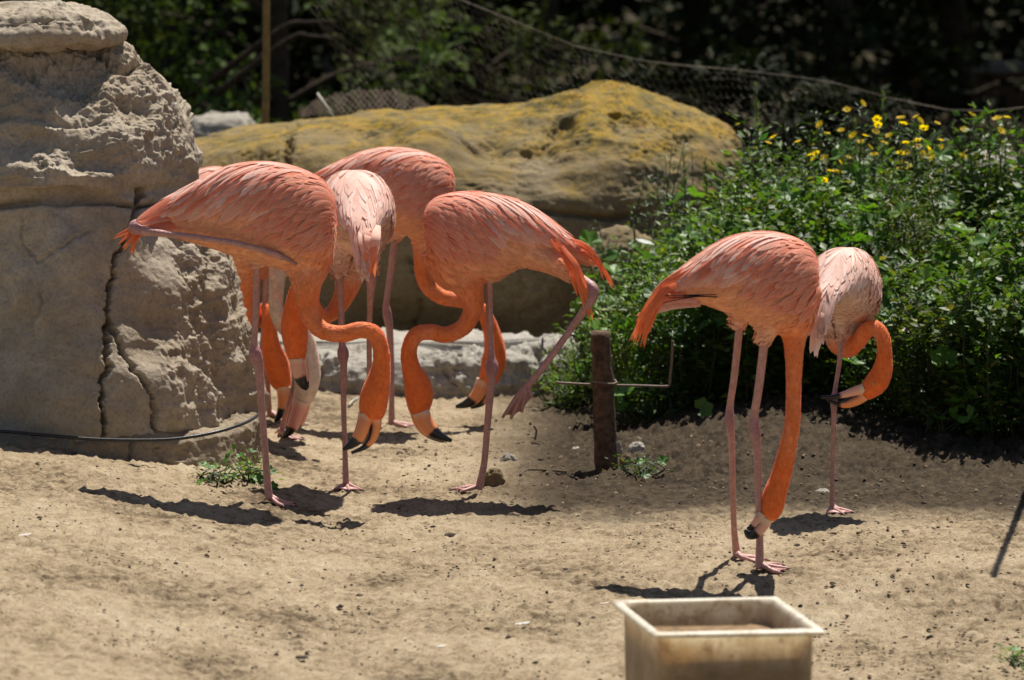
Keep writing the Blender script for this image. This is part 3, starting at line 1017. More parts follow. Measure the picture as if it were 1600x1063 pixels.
FOOT_CACHE = {}
def foot_geo(mb, pos, hd, L=0.085, col=C_LEG, spread=0.62):
    p = np.asarray(pos, float)
    tips = []
    for a in (-spread, 0.0, spread):
        d = np.array((math.cos(hd + a), math.sin(hd + a), 0))
        Lk = L * (1.08 if a == 0 else 0.95)
        t_ = p + d * Lk
        gz_ = float(hgt(t_[0], t_[1])) + 0.007
        pts = [p + np.array((0, 0, 0.022)), p + d * Lk * 0.25 + np.array((0, 0, 0.014)), p + d * Lk * 0.6, t_]
        pts[2] = pts[2].copy(); pts[2][2] = gz_ + 0.004
        t_[2] = gz_
        V, Fc = tube(catmull(pts, 4), np.interp(np.linspace(0, 1, 13), [0, .3, .5, .9, 1], [.011, .0085, .008, .0055, .003]), 8)
        mb.add(V, Fc, col * (0.95 + 0.1 * random.random()))
        cl = [t_, t_ + d * 0.012 - np.array((0, 0, 0.003))]
        V, Fc = tube(cl, [0.004, 0.0015], 6)
        mb.add(V, Fc, col * 0.35)
        tips.append((pts[1], pts[2], t_))
    for a, b in ((0, 1), (1, 2)):
        A, B = tips[a], tips[b]
        c0 = p + np.array((0, 0, 0.012))
        m = (A[2] * 0.42 + B[2] * 0.42 + p * 0.16)
        m[2] = (A[2][2] + B[2][2]) / 2 + 0.002
        top = [c0, A[1], A[2] * 0.93 + p * 0.07, m, B[2] * 0.93 + p * 0.07, B[1]]
        V = np.array([q + np.array((0, 0, 0.002)) for q in top] + [q - np.array((0, 0, 0.002)) for q in top])
        V[:, 2] = np.maximum(V[:, 2], 0) + 0.0
        Fc = [(0, 1, 2, 3), (0, 3, 4, 5), (9, 8, 7, 6), (11, 10, 9, 6), (1, 7, 8, 2), (2, 8, 9, 3), (3, 9, 10, 4), (4, 10, 11, 5)]
        mb.add(V, Fc, col * 1.08)
    d = np.array((math.cos(hd + math.pi), math.sin(hd + math.pi), 0))
    V, Fc = tube([p + np.array((0, 0, .022)), p + d * 0.02 + np.array((0, 0, .008))], [0.006, 0.002], 6)
    mb.add(V, Fc, col * 0.8)

def flamingo(name, label, foot_uv=None, Y=None, stations_px=None, tmpl=None, neck=(), bills=(), legs=(), feet=(), yaw=0.0,
             pale=0.0, fans=(), neck_col=None, closed_feet=(), thighs=(), wing_rows=True, seed=1, head_n=0.7, eye=None, feather_scale=1.0, slim=0.78, neck_k=0.97):
    rnd = random.Random(seed)
    if Y is None:
        Y = G(*foot_uv)[1]
    s = ppm(Y)
    org = P(foot_uv[0], foot_uv[1], Y) if foot_uv else P(tmpl[0], 700, Y)
    org = org.copy()
    org[2] = float(hgt(org[0], org[1]))
    bird = thing(name, label, 'flamingo', org, 'flamingos feeding in the enclosure')
    def px(q):
        return P(q[0], q[1], Y + (q[2] if len(q) > 3 else 0.0))
    def rad(q):
        return q[-1] / s
    # torso
    if stations_px is not None:
        u0 = np.mean([q[0] for q in stations_px])
        v0 = np.mean([(q[1] + q[2]) / 2 for q in stations_px])
        cy = math.cos(yaw)
        st = [((q[0] - u0) / s / cy, (v0 - q[1]) / s, (v0 - q[2]) / s, q[3]) for q in stations_px]
        body = Body(P(u0, v0, Y), (math.cos(yaw), math.sin(yaw), 0), st)
    else:
        cu, cv, hx, hy, sc = tmpl
        h = np.array((hx, hy, 0.0)); h /= np.linalg.norm(h)
        body = Body(P(cu, cv, Y), h, [(a * sc, b * sc, c * sc, d * sc) for a, b, c, d in TEMPLATE])
    V, Fc = body.mesh()
    mb = MB(); mb.add(V, Fc)
    # neck and head: one tapering tube
    nkr = [np.append(px(q), rad(q) * neck_k * (1 + 0.06 * float(sstep((i - (len(neck) - 5.2)) / 1.2)) * (i < len(neck) - 1)) * (1 - (1 - slim) * sstep((i - 1) / 3) * (1 - sstep((i - (len(neck) - 6.5)) / 2.5)))) for i, q in enumerate(neck)]
    ncen = catmull(nkr, 8)
    V, Fc = tube(ncen[:, :3], ncen[:, 3], 16)
    mb.add(V, Fc)
    # feathered thighs
    for th in thighs:
        a = catmull([np.append(px(q), rad(q)) for q in th], 6)
        V, Fc = tube(a[:, :3], a[:, 3], 12)
        mb.add(V, Fc)
    tmp = obj('tmp', mb.mesh('tmp', org))
    rm = tmp.modifiers.new('r', 'REMESH')
    rm.mode = 'VOXEL'
    rm.voxel_size = 0.0052
    sm = tmp.modifiers.new('s', 'SMOOTH')
    sm.iterations = 11
    sm.factor = 0.5
    dg = bpy.context.evaluated_depsgraph_get()
    me = bpy.data.meshes.new_from_object(tmp.evaluated_get(dg))
    bpy.data.objects.remove(tmp)
    nv = len(me.vertices)
    co = np.zeros(nv * 3, np.float32); me.vertices.foreach_get('co', co); co = co.reshape(-1, 3).astype(float) + org
    no = np.zeros(nv * 3, np.float32); me.vertices.foreach_get('normal', no); no = no.reshape(-1, 3).astype(float)
    lp = np.zeros(len(me.loops), np.int32); me.loops.foreach_get('vertex_index', lp)
    quads = lp.reshape(-1, 4) if all(p.loop_total == 4 for p in me.polygons) else None
    if quads is None:
        quads = np.array([list(p.vertices) + ([p.vertices[2]] if len(p.vertices) == 3 else []) for p in me.polygons])
    bpy.data.meshes.remove(me)
    # colours by place on the bird
    nk = ncen[:, :3]; nr = ncen[:, 3]
    best = np.full(nv, 1e9); par = np.zeros(nv); bi = np.zeros(nv, int)
    for i in range(len(nk)):
        dd = np.linalg.norm(co - nk[i], axis=1) - nr[i]
        m = dd < best
        best[m] = dd[m]; par[m] = i / (len(nk) - 1); bi[m] = i
    loc = co - body.C
    tpos = 1 - np.clip((loc @ body.fwd + body.len * 0.5) / body.len, 0, 1)
    zrel = loc[:, 2]
    NC = C_ORANGE if neck_col is None else np.asarray(neck_col)
    HC = C_HEAD if neck_col is None else np.asarray(neck_col) * 1.02
    pinkb = C_SIDE * (1 - pale) + C_PALE * pale
    belly = C_BELLY * (1 - pale) + np.array((0.86, 0.66, 0.55)) * pale
    fz = sstep((zrel + 0.02) / 0.12)[:, None]
    cb = belly * (1 - fz) + pinkb * fz
    red = sstep(1 - tpos / 0.28)[:, None] * 0.55
    cb = cb * (1 - red) + NC * red
    fn = (sstep((par - 0.03) / 0.2) * sstep((0.04 - best) / 0.035))[:, None]
    fh = (sstep((par - head_n + 0.12) / 0.12))[:, None]
    cn = NC * (1 - fh) + HC * fh
    face = sstep((par - 0.975) / 0.02)[:, None]
    nn_ = (0.35 * sstep(fbm(co * np.array((28, 28, 14)), 3, seed + 2) * .8 + .45))[:, None] * (1 - fh)
    cn = cn * (1 - nn_) + C_SIDE * 1.05 * nn_
    cn = cn * (1 - face) + C_FACE * face
    col = cb * (1 - fn) + cn * fn
    for th in thighs:
        q = px(th[-1])
        ft = sstep(1 - np.linalg.norm(co - q, axis=1) / 0.07)[:, None] * (best > 0.01)[:, None]
        col = col * (1 - ft) + np.array((0.80, 0.50, 0.38)) * ft
    col = col * (1 + 0.05 * fbm(co * 45, 2, seed)[:, None])
    verts = [co - org]; faces = [tuple(q) for q in quads]; cols = [col]
    nb = len(faces); base = nv
    lm = MB()
    for lg in legs:
        a = catmull([np.append(px(q), rad(q)) for q in lg], 7)
        rj = a[:, 3].max()
        a[:, 3] = np.where(a[:, 3] > rj * .9, a[:, 3] * .82, a[:, 3] * .66) if False else a[:, 3] * (0.66 + 0.17 * sstep((a[:, 3] / rj - .8) / .2))
        V, Fc = tube(a[:, :3], a[:, 3], 12)
        k = np.repeat(a[:, 3], 12)
        # the ankle knob reads darker and more purple
        raw = np.array([rad(q) for q in lg])
        jn = px(lg[int(np.argmax(raw[1:-1])) + 1]) if len(lg) > 3 else px(lg[0])
        fj = np.exp(-(np.linalg.norm(V - jn, axis=1) / 0.035) ** 2)[:, None]
        lc = C_LEG * (1 - pale * 0.1)
        cl = lc * (1 - fj) + C_JOINT * fj
        cl = cl * (1 + 0.16 * fbm(V * 70, 2, seed + 3)[:, None])
        lm.add(V, Fc, cl)
    for f_ in feet:
        if len(f_) == 3:
            q = P(f_[0], f_[1], Y)
            gq = G(f_[0], f_[1]); q = gq
        else:
            q = P(f_[0], f_[1], Y + f_[3]); q[2] = float(hgt(q[0], q[1])) + 0.004
        foot_geo(lm, q, f_[2])
    for cf in closed_feet:
        a = px(cf[0]); bb = [px(q) for q in cf[1:]]
        for t_ in bb:
            V, Fc = tube(catmull([a, a * 0.5 + t_ * 0.5 + np.array((0, 0, .004)), t_], 4), np.linspace(0.011, 0.005, 9), 8)
            lm.add(V, Fc, C_LEG * 0.8)
        for t0_, t1_ in zip(bb[:-1], bb[1:]):
            top = [a, t0_ * .92 + a * .08, (t0_ + t1_) * .44 + a * .12, t1_ * .92 + a * .08]
            off = np.array((0, 0.002, 0.001))
            V = np.array([q + off for q in top] + [q - off for q in top])
            lm.add(V, [(0, 1, 2, 3), (7, 6, 5, 4), (0, 4, 5, 1), (1, 5, 6, 2), (2, 6, 7, 3), (3, 7, 4, 0)], C_LEG * 0.8)
    if lm.n:
        LV = np.vstack(lm.v) - org
        verts.append(LV); cols.append(np.vstack(lm.c))
        faces += [tuple(i + base for i in q) for q in lm.f]
    bm_ = mesh_np('body', np.vstack(verts), faces, np.vstack(cols))
    bm_.materials.append(M_BODY); bm_.materials.append(M_LEG)
    mi = np.zeros(len(faces), np.int32); mi[nb:] = 1
    bm_.polygons.foreach_set('material_index', mi)
    obj('body', bm_, None, bird)
    # small contour feathers over torso and neck, too many to count
    nd_ = 5200
    area_pick = rng.integers(0, nv, nd_)
    nkv = np.nonzero(fn[:, 0] > 0.4)[0]
    area_pick = np.concatenate([area_pick, nkv[rng.integers(0, len(nkv), 4200)]]); nd_ = len(area_pick)
    p0 = co[area_pick]; n0 = no[area_pick]
    isn = fn[area_pick, 0] > 0.3
    ntg = np.gradient(nk, axis=0); ntg /= np.linalg.norm(ntg, axis=1)[:, None] + 1e-9
    flow = np.where(isn[:, None], -ntg[bi[area_pick]], -body.fwd + np.array((0, 0, -0.55)))
    flow = flow + rng.normal(0, 0.16, flow.shape)
    flow = flow - n0 * np.sum(flow * n0, 1)[:, None]
    flow /= np.linalg.norm(flow, axis=1)[:, None] + 1e-9
    side = np.cross(flow, n0)
    L = np.where(isn, rng.uniform(0.007, 0.015, nd_), rng.uniform(0.014, 0.034, nd_))
    headm = par[area_pick] > head_n
    L = np.where(isn & headm, L * 0.6, L)
    Wd = L * np.where(isn, 0.22, 0.20)
    v0_ = p0 + n0 * 0.0004
    v1_ = p0 + flow * (L * 0.55)[:, None] + side * Wd[:, None] + n0 * (L * 0.06)[:, None]
    v2_ = p0 + flow * L[:, None] + n0 * (L * np.where(isn, 0.16, 0.10))[:, None]
    v3_ = p0 + flow * (L * 0.55)[:, None] - side * Wd[:, None] + n0 * (L * 0.06)[:, None]
    VV = np.stack([v0_, v1_, v2_, v3_], 1).reshape(-1, 3) - org
    ff = (np.arange(nd_)[:, None] * 4 + np.arange(4)).astype(np.int32)
    cc_ = col[area_pick] * rng.uniform(0.94, 1.10, (nd_, 1)) * np.where(isn[:, None], rng.uniform(0.88, 1.25, (nd_, 1)), 1.0)
    keep = ~((par[area_pick] > 0.96) & isn)
    dn = obj('down', mesh_np('down', VV, ff[keep], np.clip(np.repeat(cc_, 4, 0), 0, 0.95), smooth=False), M_DOWN, bird)
    dn['kind'] = 'stuff'
    # wings: layered feathers lying on the flanks
    mixp = lambda c, k=pale: np.asarray(c) * (1 - k) + C_PALE * k
    fs = feather_scale
    if wing_rows:
        for sg in (1, -1):
            cov = MB(); cuv = []
            # lesser coverts over the shoulder: small and red
            for t0 in np.arange(0.02, 0.34, 0.030):
                for ph in np.arange(0.0, 1.7, 0.13):
                    if rnd.random() < 0.10:
                        continue
                    w0 = 0.0070 + 0.004 * rnd.random()
                    r_ = rnd.random()
                    cbase = C_RED * (1 - 0.5 * r_) + C_PINK * 0.5 * r_
                    V, fc_, C_, U_ = bird_feather(body, sg, t0 + rnd.uniform(-.015, .015), ph + rnd.uniform(-.08, .08), 0.10 * rnd.uniform(.8, 1.4), rnd.uniform(.20, .42), w0,
                                                  0.005 + 0.010 * (0.34 - t0), 0.003 + .003 * rnd.random(), mixp(cbase, pale * .6), mixp(C_PINK * 0.98, pale * .8), mixp(C_PALE, .35), sharp=.6, n=6)
                    cov.add(V, fc_, C_); cuv.append(U_)
            VV = np.vstack(cov.v) - org
            wing = obj('wing', mesh_np('wing', VV, cov.f, np.vstack(cov.c), np.vstack(cuv)), M_FEATH, bird)
            CM = C_RED * .85 + C_PINK * .15
            PT = C_PINK * .32 + C_PALE * .68  # pale feather tips, whitened further as painted sunlit highlights on upper rows
            rows = [  # t range, count, phi range, dt, dphi, width, lift, base colour, tip colour
                ((0.14, 0.60), 17, (1.05, 0.90), 0.22, 0.66, 0.0155, 0.0030, C_PINK, C_PINK),
                ((0.16, 0.64), 18, (0.70, 0.56), 0.24, 0.72, 0.0155, 0.0045, CM, PT),
                ((0.13, 0.62), 18, (0.42, 0.30), 0.24, 0.74, 0.0150, 0.0060, CM, PT),
                ((0.12, 0.62), 17, (0.20, 0.10), 0.24, 0.60, 0.0140, 0.0075, CM, PT),
                ((0.10, 0.60), 14, (0.02, -0.06), 0.24, 0.34, 0.0135, 0.0090, CM, PT),
                ((0.12, 0.60), 12, (0.55, 0.35), 0.26, 0.90, 0.0045, 0.0085, C_RED, CM),
                ((0.12, 0.62), 16, (0.15, 0.05), 0.26, 0.70, 0.0045, 0.0105, C_PALE, C_PALE),
                ((0.52, 0.74), 8, (0.15, 1.10), 0.28, 0.20, 0.0095, 0.0060, C_RED, CM),
                ((0.62, 0.72), 6, (0.10, 1.25), 0.30, 0.10, 0.0085, 0.0035, C_RED, C_ORANGE),
            ]
            for (ta, tb), cnt, (pa, pb), dt, dp, W, lf, cb_, ct_ in rows:
                for i in range(cnt):
                    k = i / (cnt - 1)
                    t0 = ta + (tb - ta) * k + rnd.uniform(-.012, .012)
                    p0_ = pa + (pb - pa) * k + rnd.uniform(-.05, .05)
                    blk = cb_ is BLACK
                    j = rnd.uniform(0, 1)
                    c_b = cb_ if blk else mixp((np.asarray(cb_) * (1 - .45 * j) + C_RED * .45 * j) if lf > 0.004 else cb_)
                    c_t = ct_ if blk else mixp(np.asarray(ct_) * rnd.uniform(.94, 1.06))
                    if not blk and lf > 0.004 and rnd.random() < 0.34:
                        c_t = mixp(C_RED * .55 + C_PINK * .45)
                    c_e = BLACK if blk else mixp(C_PALE, .4)
                    if t0 + dt > 1.02:
                        dt_ = 1.02 - t0
                    else:
                        dt_ = dt
                    V, fc_, C_, U_ = bird_feather(body, sg, t0, p0_, dt_ * rnd.uniform(.85, 1.12), dp * rnd.uniform(.75, 1.2), W * fs * rnd.uniform(.7, 1.35), lf, 0.002 + .005 * rnd.random(), c_b, c_t, c_e,
                                                  sharp=rnd.uniform(.35, .8))
                    obj('feather', mesh_np('feather', V - org, fc_, np.clip(C_, 0, .95), U_), M_FEATH, wing)
    # tail and long drooping tertials, drawn as fans between start and end lines
    if fans:
        tail = None
        for fan in fans:
            n_, starts, mids, ends, W, c0, c1 = fan
            for i in range(n_):
                k = i / max(1, n_ - 1)
                def lerp(a, b):
                    a = np.array(a, float); b = np.array(b, float)
                    return a + (b - a) * k
                A, B, Cq = lerp(*starts), lerp(*mids), lerp(*ends)
                jit = lambda q, m: np.array((q[0] + rnd.uniform(-m, m), q[1] + rnd.uniform(-m, m), q[2] + rnd.uniform(-.012, .012)))
                A, B, Cq = jit(A, 2), jit(B, 3), jit(Cq, 6)
                cen = catmull([P(q[0], q[1], Y + q[2]) for q in (A, B, Cq)], 5)
                nor = np.tile(np.array((rnd.uniform(-.25, .25), -0.8, 0.55)), (len(cen), 1))
                nor /= np.linalg.norm(nor, axis=1)[:, None]
                c_0 = np.asarray(c0) * rnd.uniform(.9, 1.1)
                V, fc_, C_, U_ = feather_strip(cen, nor, W / s * rnd.uniform(.75, 1.2), c_0, np.asarray(c1), np.asarray(c1) * .85 + C_PALE * .15 if np.asarray(c1)[0] > .1 else BLACK, sharp=0.45)
                if tail is None:
                    tail = obj('tail', mesh_np('tail', V - org, fc_, np.clip(C_, 0, .95), U_), M_FEATH, bird)
                else:
                    obj('feather', mesh_np('feather', V - org, fc_, np.clip(C_, 0, .95), U_), M_FEATH, tail)
    # bill halves
    for bi_, (bname, pts_, blk, c0) in enumerate(bills):
        a = catmull([np.append(px(q), rad(q)) for q in pts_], 8)
        V, Fc = tube(a[:, :3], a[:, 3], 14)
        k = np.repeat(np.linspace(0, 1, len(a)), 14)
        nb_ = noise(V * 70, seed + 5)
        fb = sstep((k + .05 * nb_ - blk) / 0.06)[:, None]
        fw = sstep(1 - (k + .06 * nb_) / 0.17)[:, None] * 0.75
        # dark cutting edge where the two halves meet
        oth = catmull([np.append(px(q), rad(q)) for q in bills[1 - bi_][1]], 8) if len(bills) > 1 else a
        cc0 = np.repeat(a[:, :3], 14, 0)
        rr0 = (V - cc0) / (np.linalg.norm(V - cc0, axis=1)[:, None] + 1e-9)
        tv = np.repeat(oth[np.minimum(np.arange(len(a)), len(oth) - 1), :3], 14, 0) - cc0
        tv /= np.linalg.norm(tv, axis=1)[:, None] + 1e-9
        fg = (sstep((np.sum(rr0 * tv, 1) - .55) / .25) * sstep((k - .12) / .1))[:, None]
        cl = np.asarray(c0) * (1 - fw) + C_FACE * fw
        cl = cl * (1 - fb) + BLACK * fb
        cl = cl * (1 - fg) + BLACK * 3 * fg
        mb = MB(); mb.add(V, Fc, cl)
        obj(bname, mb.mesh(bname, org), M_BILL, bird)
    if eye:
        for e in eye:
            q = px(e); r = e[-1] / s
            th_, ph_ = np.meshgrid(np.linspace(0, math.pi, 9), np.linspace(0, 2 * math.pi, 12, endpoint=False), indexing='ij')
            sp = np.stack([np.sin(th_) * np.cos(ph_), -np.cos(th_), np.sin(th_) * np.sin(ph_)], -1).reshape(-1, 3)
            Fc = [(i * 12 + j, i * 12 + (j + 1) % 12, (i + 1) * 12 + (j + 1) % 12, (i + 1) * 12 + j) for i in range(8) for j in range(12)]
            cl = np.where((sp[:, 1] < -0.8)[:, None], BLACK, np.array((0.75, 0.55, 0.12)))
            mb = MB(); mb.add(q + sp * r, Fc, cl)
            obj('eye', mb.mesh('eye', org), M_BILL, bird)
    return bird

BILLP = np.array((0.86, 0.30, 0.11))
BILLW = np.array((0.80, 0.42, 0.30))
PI = math.pi

# A: nearest of the left group, one leg tucked along the belly
flamingo('flamingo', 'flamingo by the rock column, its raised leg folded back along the belly', (421, 787),
    stations_px=[(524, 338, 372, .02), (519, 308, 412, .07), (502, 285, 432, .105), (470, 268, 432, .124), (435, 259, 420, .13), (400, 257, 410, .124), (360, 263, 398, .112), (325, 279, 386, .092), (290, 298, 376, .066), (255, 317, 366, .045), (228, 337, 360, .028), (205, 352, 366, .014)],
    neck=[(482, 375, .0, 46), (482, 410, -.02, 37), (479, 440, -.04, 28), (480, 470, -.05, 23), (486, 497, -.06, 20), (505, 517, -.07, 18), (535, 522, -.08, 17.5), (563, 516, -.09, 17), (585, 522, -.1, 17), (595, 545, -.1, 16.5), (596, 572, -.1, 16.5), (591, 597, -.1, 19), (585, 620, -.1, 22), (582, 640, -.1, 21), (580, 655, -.1, 17)],
    bills=[('upper_bill', [(572, 648, -.11, 12), (567, 668, -.12, 11), (560, 684, -.12, 10), (549, 695, -.12, 6.5), (536, 703, -.12, 2.5)], .52, BILLP),
           ('lower_bill', [(587, 648, -.10, 10), (586, 668, -.10, 9), (581, 686, -.10, 7), (569, 699, -.10, 4.5), (549, 708, -.10, 2)], .62, BILLP)],
    legs=[[(403, 395, 0, 10), (401, 440, 0, 9), (400, 490, 0, 8.5), (397, 532, 0, 8.5), (399, 553, 0, 12.5), (405, 580, 0, 10.5), (409, 640, 0, 8.5), (414, 700, 0, 8), (418, 755, 0, 9), (421, 780, 0, 9)],
          [(320, 340, .0, 10), (280, 346, -.01, 10), (240, 350, -.02, 10), (212, 355, -.04, 14.5), (226, 361, -.06, 11), (262, 366, -.09, 8), (320, 373, -.12, 7.5), (375, 382, -.14, 7.5), (425, 396, -.13, 8), (440, 403, -.11, 7.5)]],
    feet=[(421, 786, -0.35)], closed_feet=[[(432, 398, -.12, 0), (463, 414, -.1, 0), (461, 408, -.08, 0), (455, 404, -.06, 0)]],
    thighs=[[(410, 370, 0, 24), (405, 400, 0, 15), (402, 418, 0, 10)]],
    fans=[(7, ((235, 342, -.02), (232, 356, -.02)), ((210, 355, -.03), (214, 372, -.03)), ((174, 373, -.03), (206, 404, -.04)), 3.2, C_RED, C_ORANGE * 1.05),
          (7, ((300, 300, -.04), (290, 350, -.05)), ((255, 322, -.05), (250, 355, -.05)), ((215, 346, -.05), (215, 362, -.05)), 9, C_RED, C_PINK)],
    seed=11)

# B: second bird of the group, seen from behind
flamingo('flamingo', 'pale backed flamingo seen from behind in the middle of the left group', (541, 765),
    tmpl=(557, 338, -0.10, 1.0, 1.0), pale=0.8,
    neck=[(548, 375, .16, 40), (547, 405, .18, 34), (545, 435, .19, 25), (536, 465, .18, 20), (520, 488, .15, 17), (503, 494, .1, 15), (491, 478, .05, 13.5), (486, 452, .0, 13), (479, 436, -.04, 13), (468, 443, -.06, 14), (461, 470, -.06, 16), (459, 500, -.06, 19), (461, 528, -.06, 20), (463, 550, -.06, 16), (465, 566, -.06, 12)],
    bills=[('upper_bill', [(463, 560, -.07, 11), (465, 576, -.07, 10.5), (469, 590, -.07, 9.5), (474, 602, -.07, 7), (480, 609, -.07, 3)], .42, BILLW),
           ('lower_bill', [(472, 562, -.05, 8), (476, 580, -.05, 7), (478, 596, -.05, 5), (481, 606, -.05, 2)], .6, BILLW)],
    legs=[[(529, 418, 0, 11), (531, 445, 0, 9), (533, 490, 0, 8), (534, 530, 0, 7), (536, 552, 0, 11), (537, 578, 0, 8), (537, 640, 0, 6.5), (539, 700, 0, 6.2), (540, 740, 0, 7.5), (541, 762, 0, 8)],
          [(579, 395, -.05, 12), (580, 420, -.06, 11), (580, 445, -.06, 10.5), (578, 480, -.04, 7), (577, 530, .0, 6.5), (577, 590, .04, 6), (577, 632, .06, 7)]],
    feet=[(541, 764, -PI * .5 + .15)], closed_feet=[[(577, 630, .06, 0), (571, 655, .04, 0), (577, 658, .04, 0), (584, 654, .05, 0)]],
    thighs=[[(530, 380, .02, 30), (529, 410, .01, 20), (530, 432, 0, 12)], [(572, 380, 0, 28), (577, 408, -.04, 17), (579, 425, -.05, 12)]],
    fans=[(6, ((566, 350, -.24), (590, 352, -.24)), ((567, 372, -.29), (588, 372, -.29)), ((572, 400, -.31), (590, 396, -.30)), 8, C_PALE, C_PINK),
          (5, ((572, 362, -.27), (582, 362, -.27)), ((574, 395, -.31), (584, 395, -.31)), ((577, 425, -.31), (584, 438, -.31)), 5, C_PINK, C_ORANGE)],
    seed=12, feather_scale=1.05)

# C: the rear bird
flamingo('flamingo', 'flamingo furthest back, its body showing above the pale backed one', (612, 667),
    stations_px=[(709, 288, 316, .02), (704, 268, 350, .07), (690, 254, 382, .1), (668, 243, 384, .118), (640, 236, 370, .124), (608, 234, 360, .12), (575, 239, 352, .105), (545, 250, 342, .085), (518, 263, 330, .06), (493, 277, 320, .04), (470, 296, 318, .025), (450, 318, 330, .012)],
    neck=[(676, 335, 0, 42), (672, 370, 0, 32), (664, 400, 0, 20), (662, 425, 0, 17.5), (670, 448, 0, 17), (690, 464, 0, 16), (715, 469, 0, 15), (738, 474, 0, 15), (756, 490, 0, 14.5), (767, 515, 0, 14.5), (773, 545, 0, 16.5), (771, 568, 0, 19), (765, 588, 0, 16), (759, 600, 0, 12.5)],
    bills=[('upper_bill', [(756, 594, 0, 12), (749, 612, 0, 11), (740, 624, 0, 9.5), (727, 632, 0, 6.5), (712, 636, 0, 2.5)], .48, BILLP),
           ('lower_bill', [(766, 600, .02, 8), (762, 616, .02, 7), (752, 630, .02, 5.5), (735, 637, .02, 3)], .55, BILLP)],
    legs=[[(620, 345, 0, 14), (617, 375, 0, 9.5), (610, 430, 0, 8), (604, 472, 0, 7.5), (605, 490, 0, 10.5), (609, 520, 0, 8.5), (612, 580, 0, 6.5), (612, 630, 0, 6.5), (612, 652, 0, 8), (612, 664, 0, 8)]],
    feet=[(612, 667, -0.15)],
    thighs=[[(622, 330, 0, 30), (620, 356, 0, 20), (617, 374, 0, 11)]],
    fans=[(6, ((530, 262, -.04), (520, 320, -.05)), ((495, 280, -.04), (490, 322, -.05)), ((455, 320, -.04), (455, 335, -.04)), 8, C_RED, C_PINK)],
    seed=13)

# D: faces left, one leg stretched out behind
flamingo('flamingo', 'flamingo facing left with one leg stretched far back over the sand', (748, 768),
    stations_px=[(665, 345, 367, .02), (669, 325, 400, .07), (684, 312, 430, .1), (710, 305, 440, .122), (740, 304, 440, .128), (775, 308, 438, .122), (808, 317, 422, .107), (840, 334, 413, .087), (868, 355, 408, .066), (893, 374, 410, .045), (913, 388, 414, .03), (930, 402, 416, .015)],
    neck=[(702, 385, 0, 50), (712, 415, -.01, 43), (728, 440, -.02, 31), (737, 463, -.03, 24), (738, 486, -.04, 20), (724, 511, -.05, 17.5), (698, 523, -.06, 17), (670, 519, -.07, 16.5), (649, 525, -.08, 16.5), (639, 548, -.08, 16), (642, 574, -.08, 16.5), (651, 598, -.08, 20), (655, 618, -.08, 22), (655, 636, -.08, 18), (656, 647, -.08, 14)],
    bills=[('upper_bill', [(657, 643, -.09, 13.5), (664, 660, -.09, 13), (674, 673, -.09, 11.5), (688, 682, -.09, 7.5), (706, 689, -.09, 2.5)], .50, BILLP),
           ('lower_bill', [(648, 640, -.075, 9), (653, 658, -.075, 8), (662, 673, -.075, 6.5), (678, 684, -.075, 4.5), (694, 690, -.075, 2.5)], .62, BILLP)],
    legs=[[(763, 425, 0, 12), (764, 450, 0, 9), (765, 500, 0, 8.5), (767, 548, 0, 8.5), (768, 573, 0, 13), (767, 602, 0, 10), (762, 660, 0, 8.2), (757, 720, 0, 7.8), (751, 752, 0, 9), (748, 765, 0, 9)],
          [(850, 405, -.05, 16), (885, 424, -.07, 13), (914, 441, -.10, 13), (927, 455, -.12, 13.5), (919, 477, -.12, 11.5), (900, 503, -.1, 8.5), (870, 545, -.12, 8), (840, 585, -.14, 8), (823, 604, -.14, 9)]],
    feet=[(748, 767, PI + .15)], closed_feet=[[(824, 600, -.14, 0), (785, 653, -.16, 0), (798, 655, -.155, 0), (815, 645, -.15, 0), (831, 622, -.15, 0)]],
    thighs=[[(765, 405, 0, 34), (764, 428, 0, 18), (764, 442, 0, 11)], [(830, 395, -.04, 26), (865, 412, -.06, 18), (895, 430, -.07, 14)]],
    fans=[(11, ((880, 372, -.03), (890, 392, -.04)), ((922, 388, -.04), (925, 402, -.04)), ((963, 454, -.04), (946, 432, -.04)), 3.2, C_RED, C_ORANGE * 1.05),
          (12, ((862, 372, -.09), (885, 392, -.10)), ((890, 412, -.11), (908, 430, -.12)), ((908, 470, -.125), (926, 500, -.13)), 4.5, C_RED, C_ORANGE),
          (3, ((895, 378, -.02), (902, 384, -.02)), ((910, 386, -.03), (914, 392, -.03)), ((922, 398, -.03), (926, 402, -.03)), 4, BLACK, BLACK),
          ],
    seed=14)

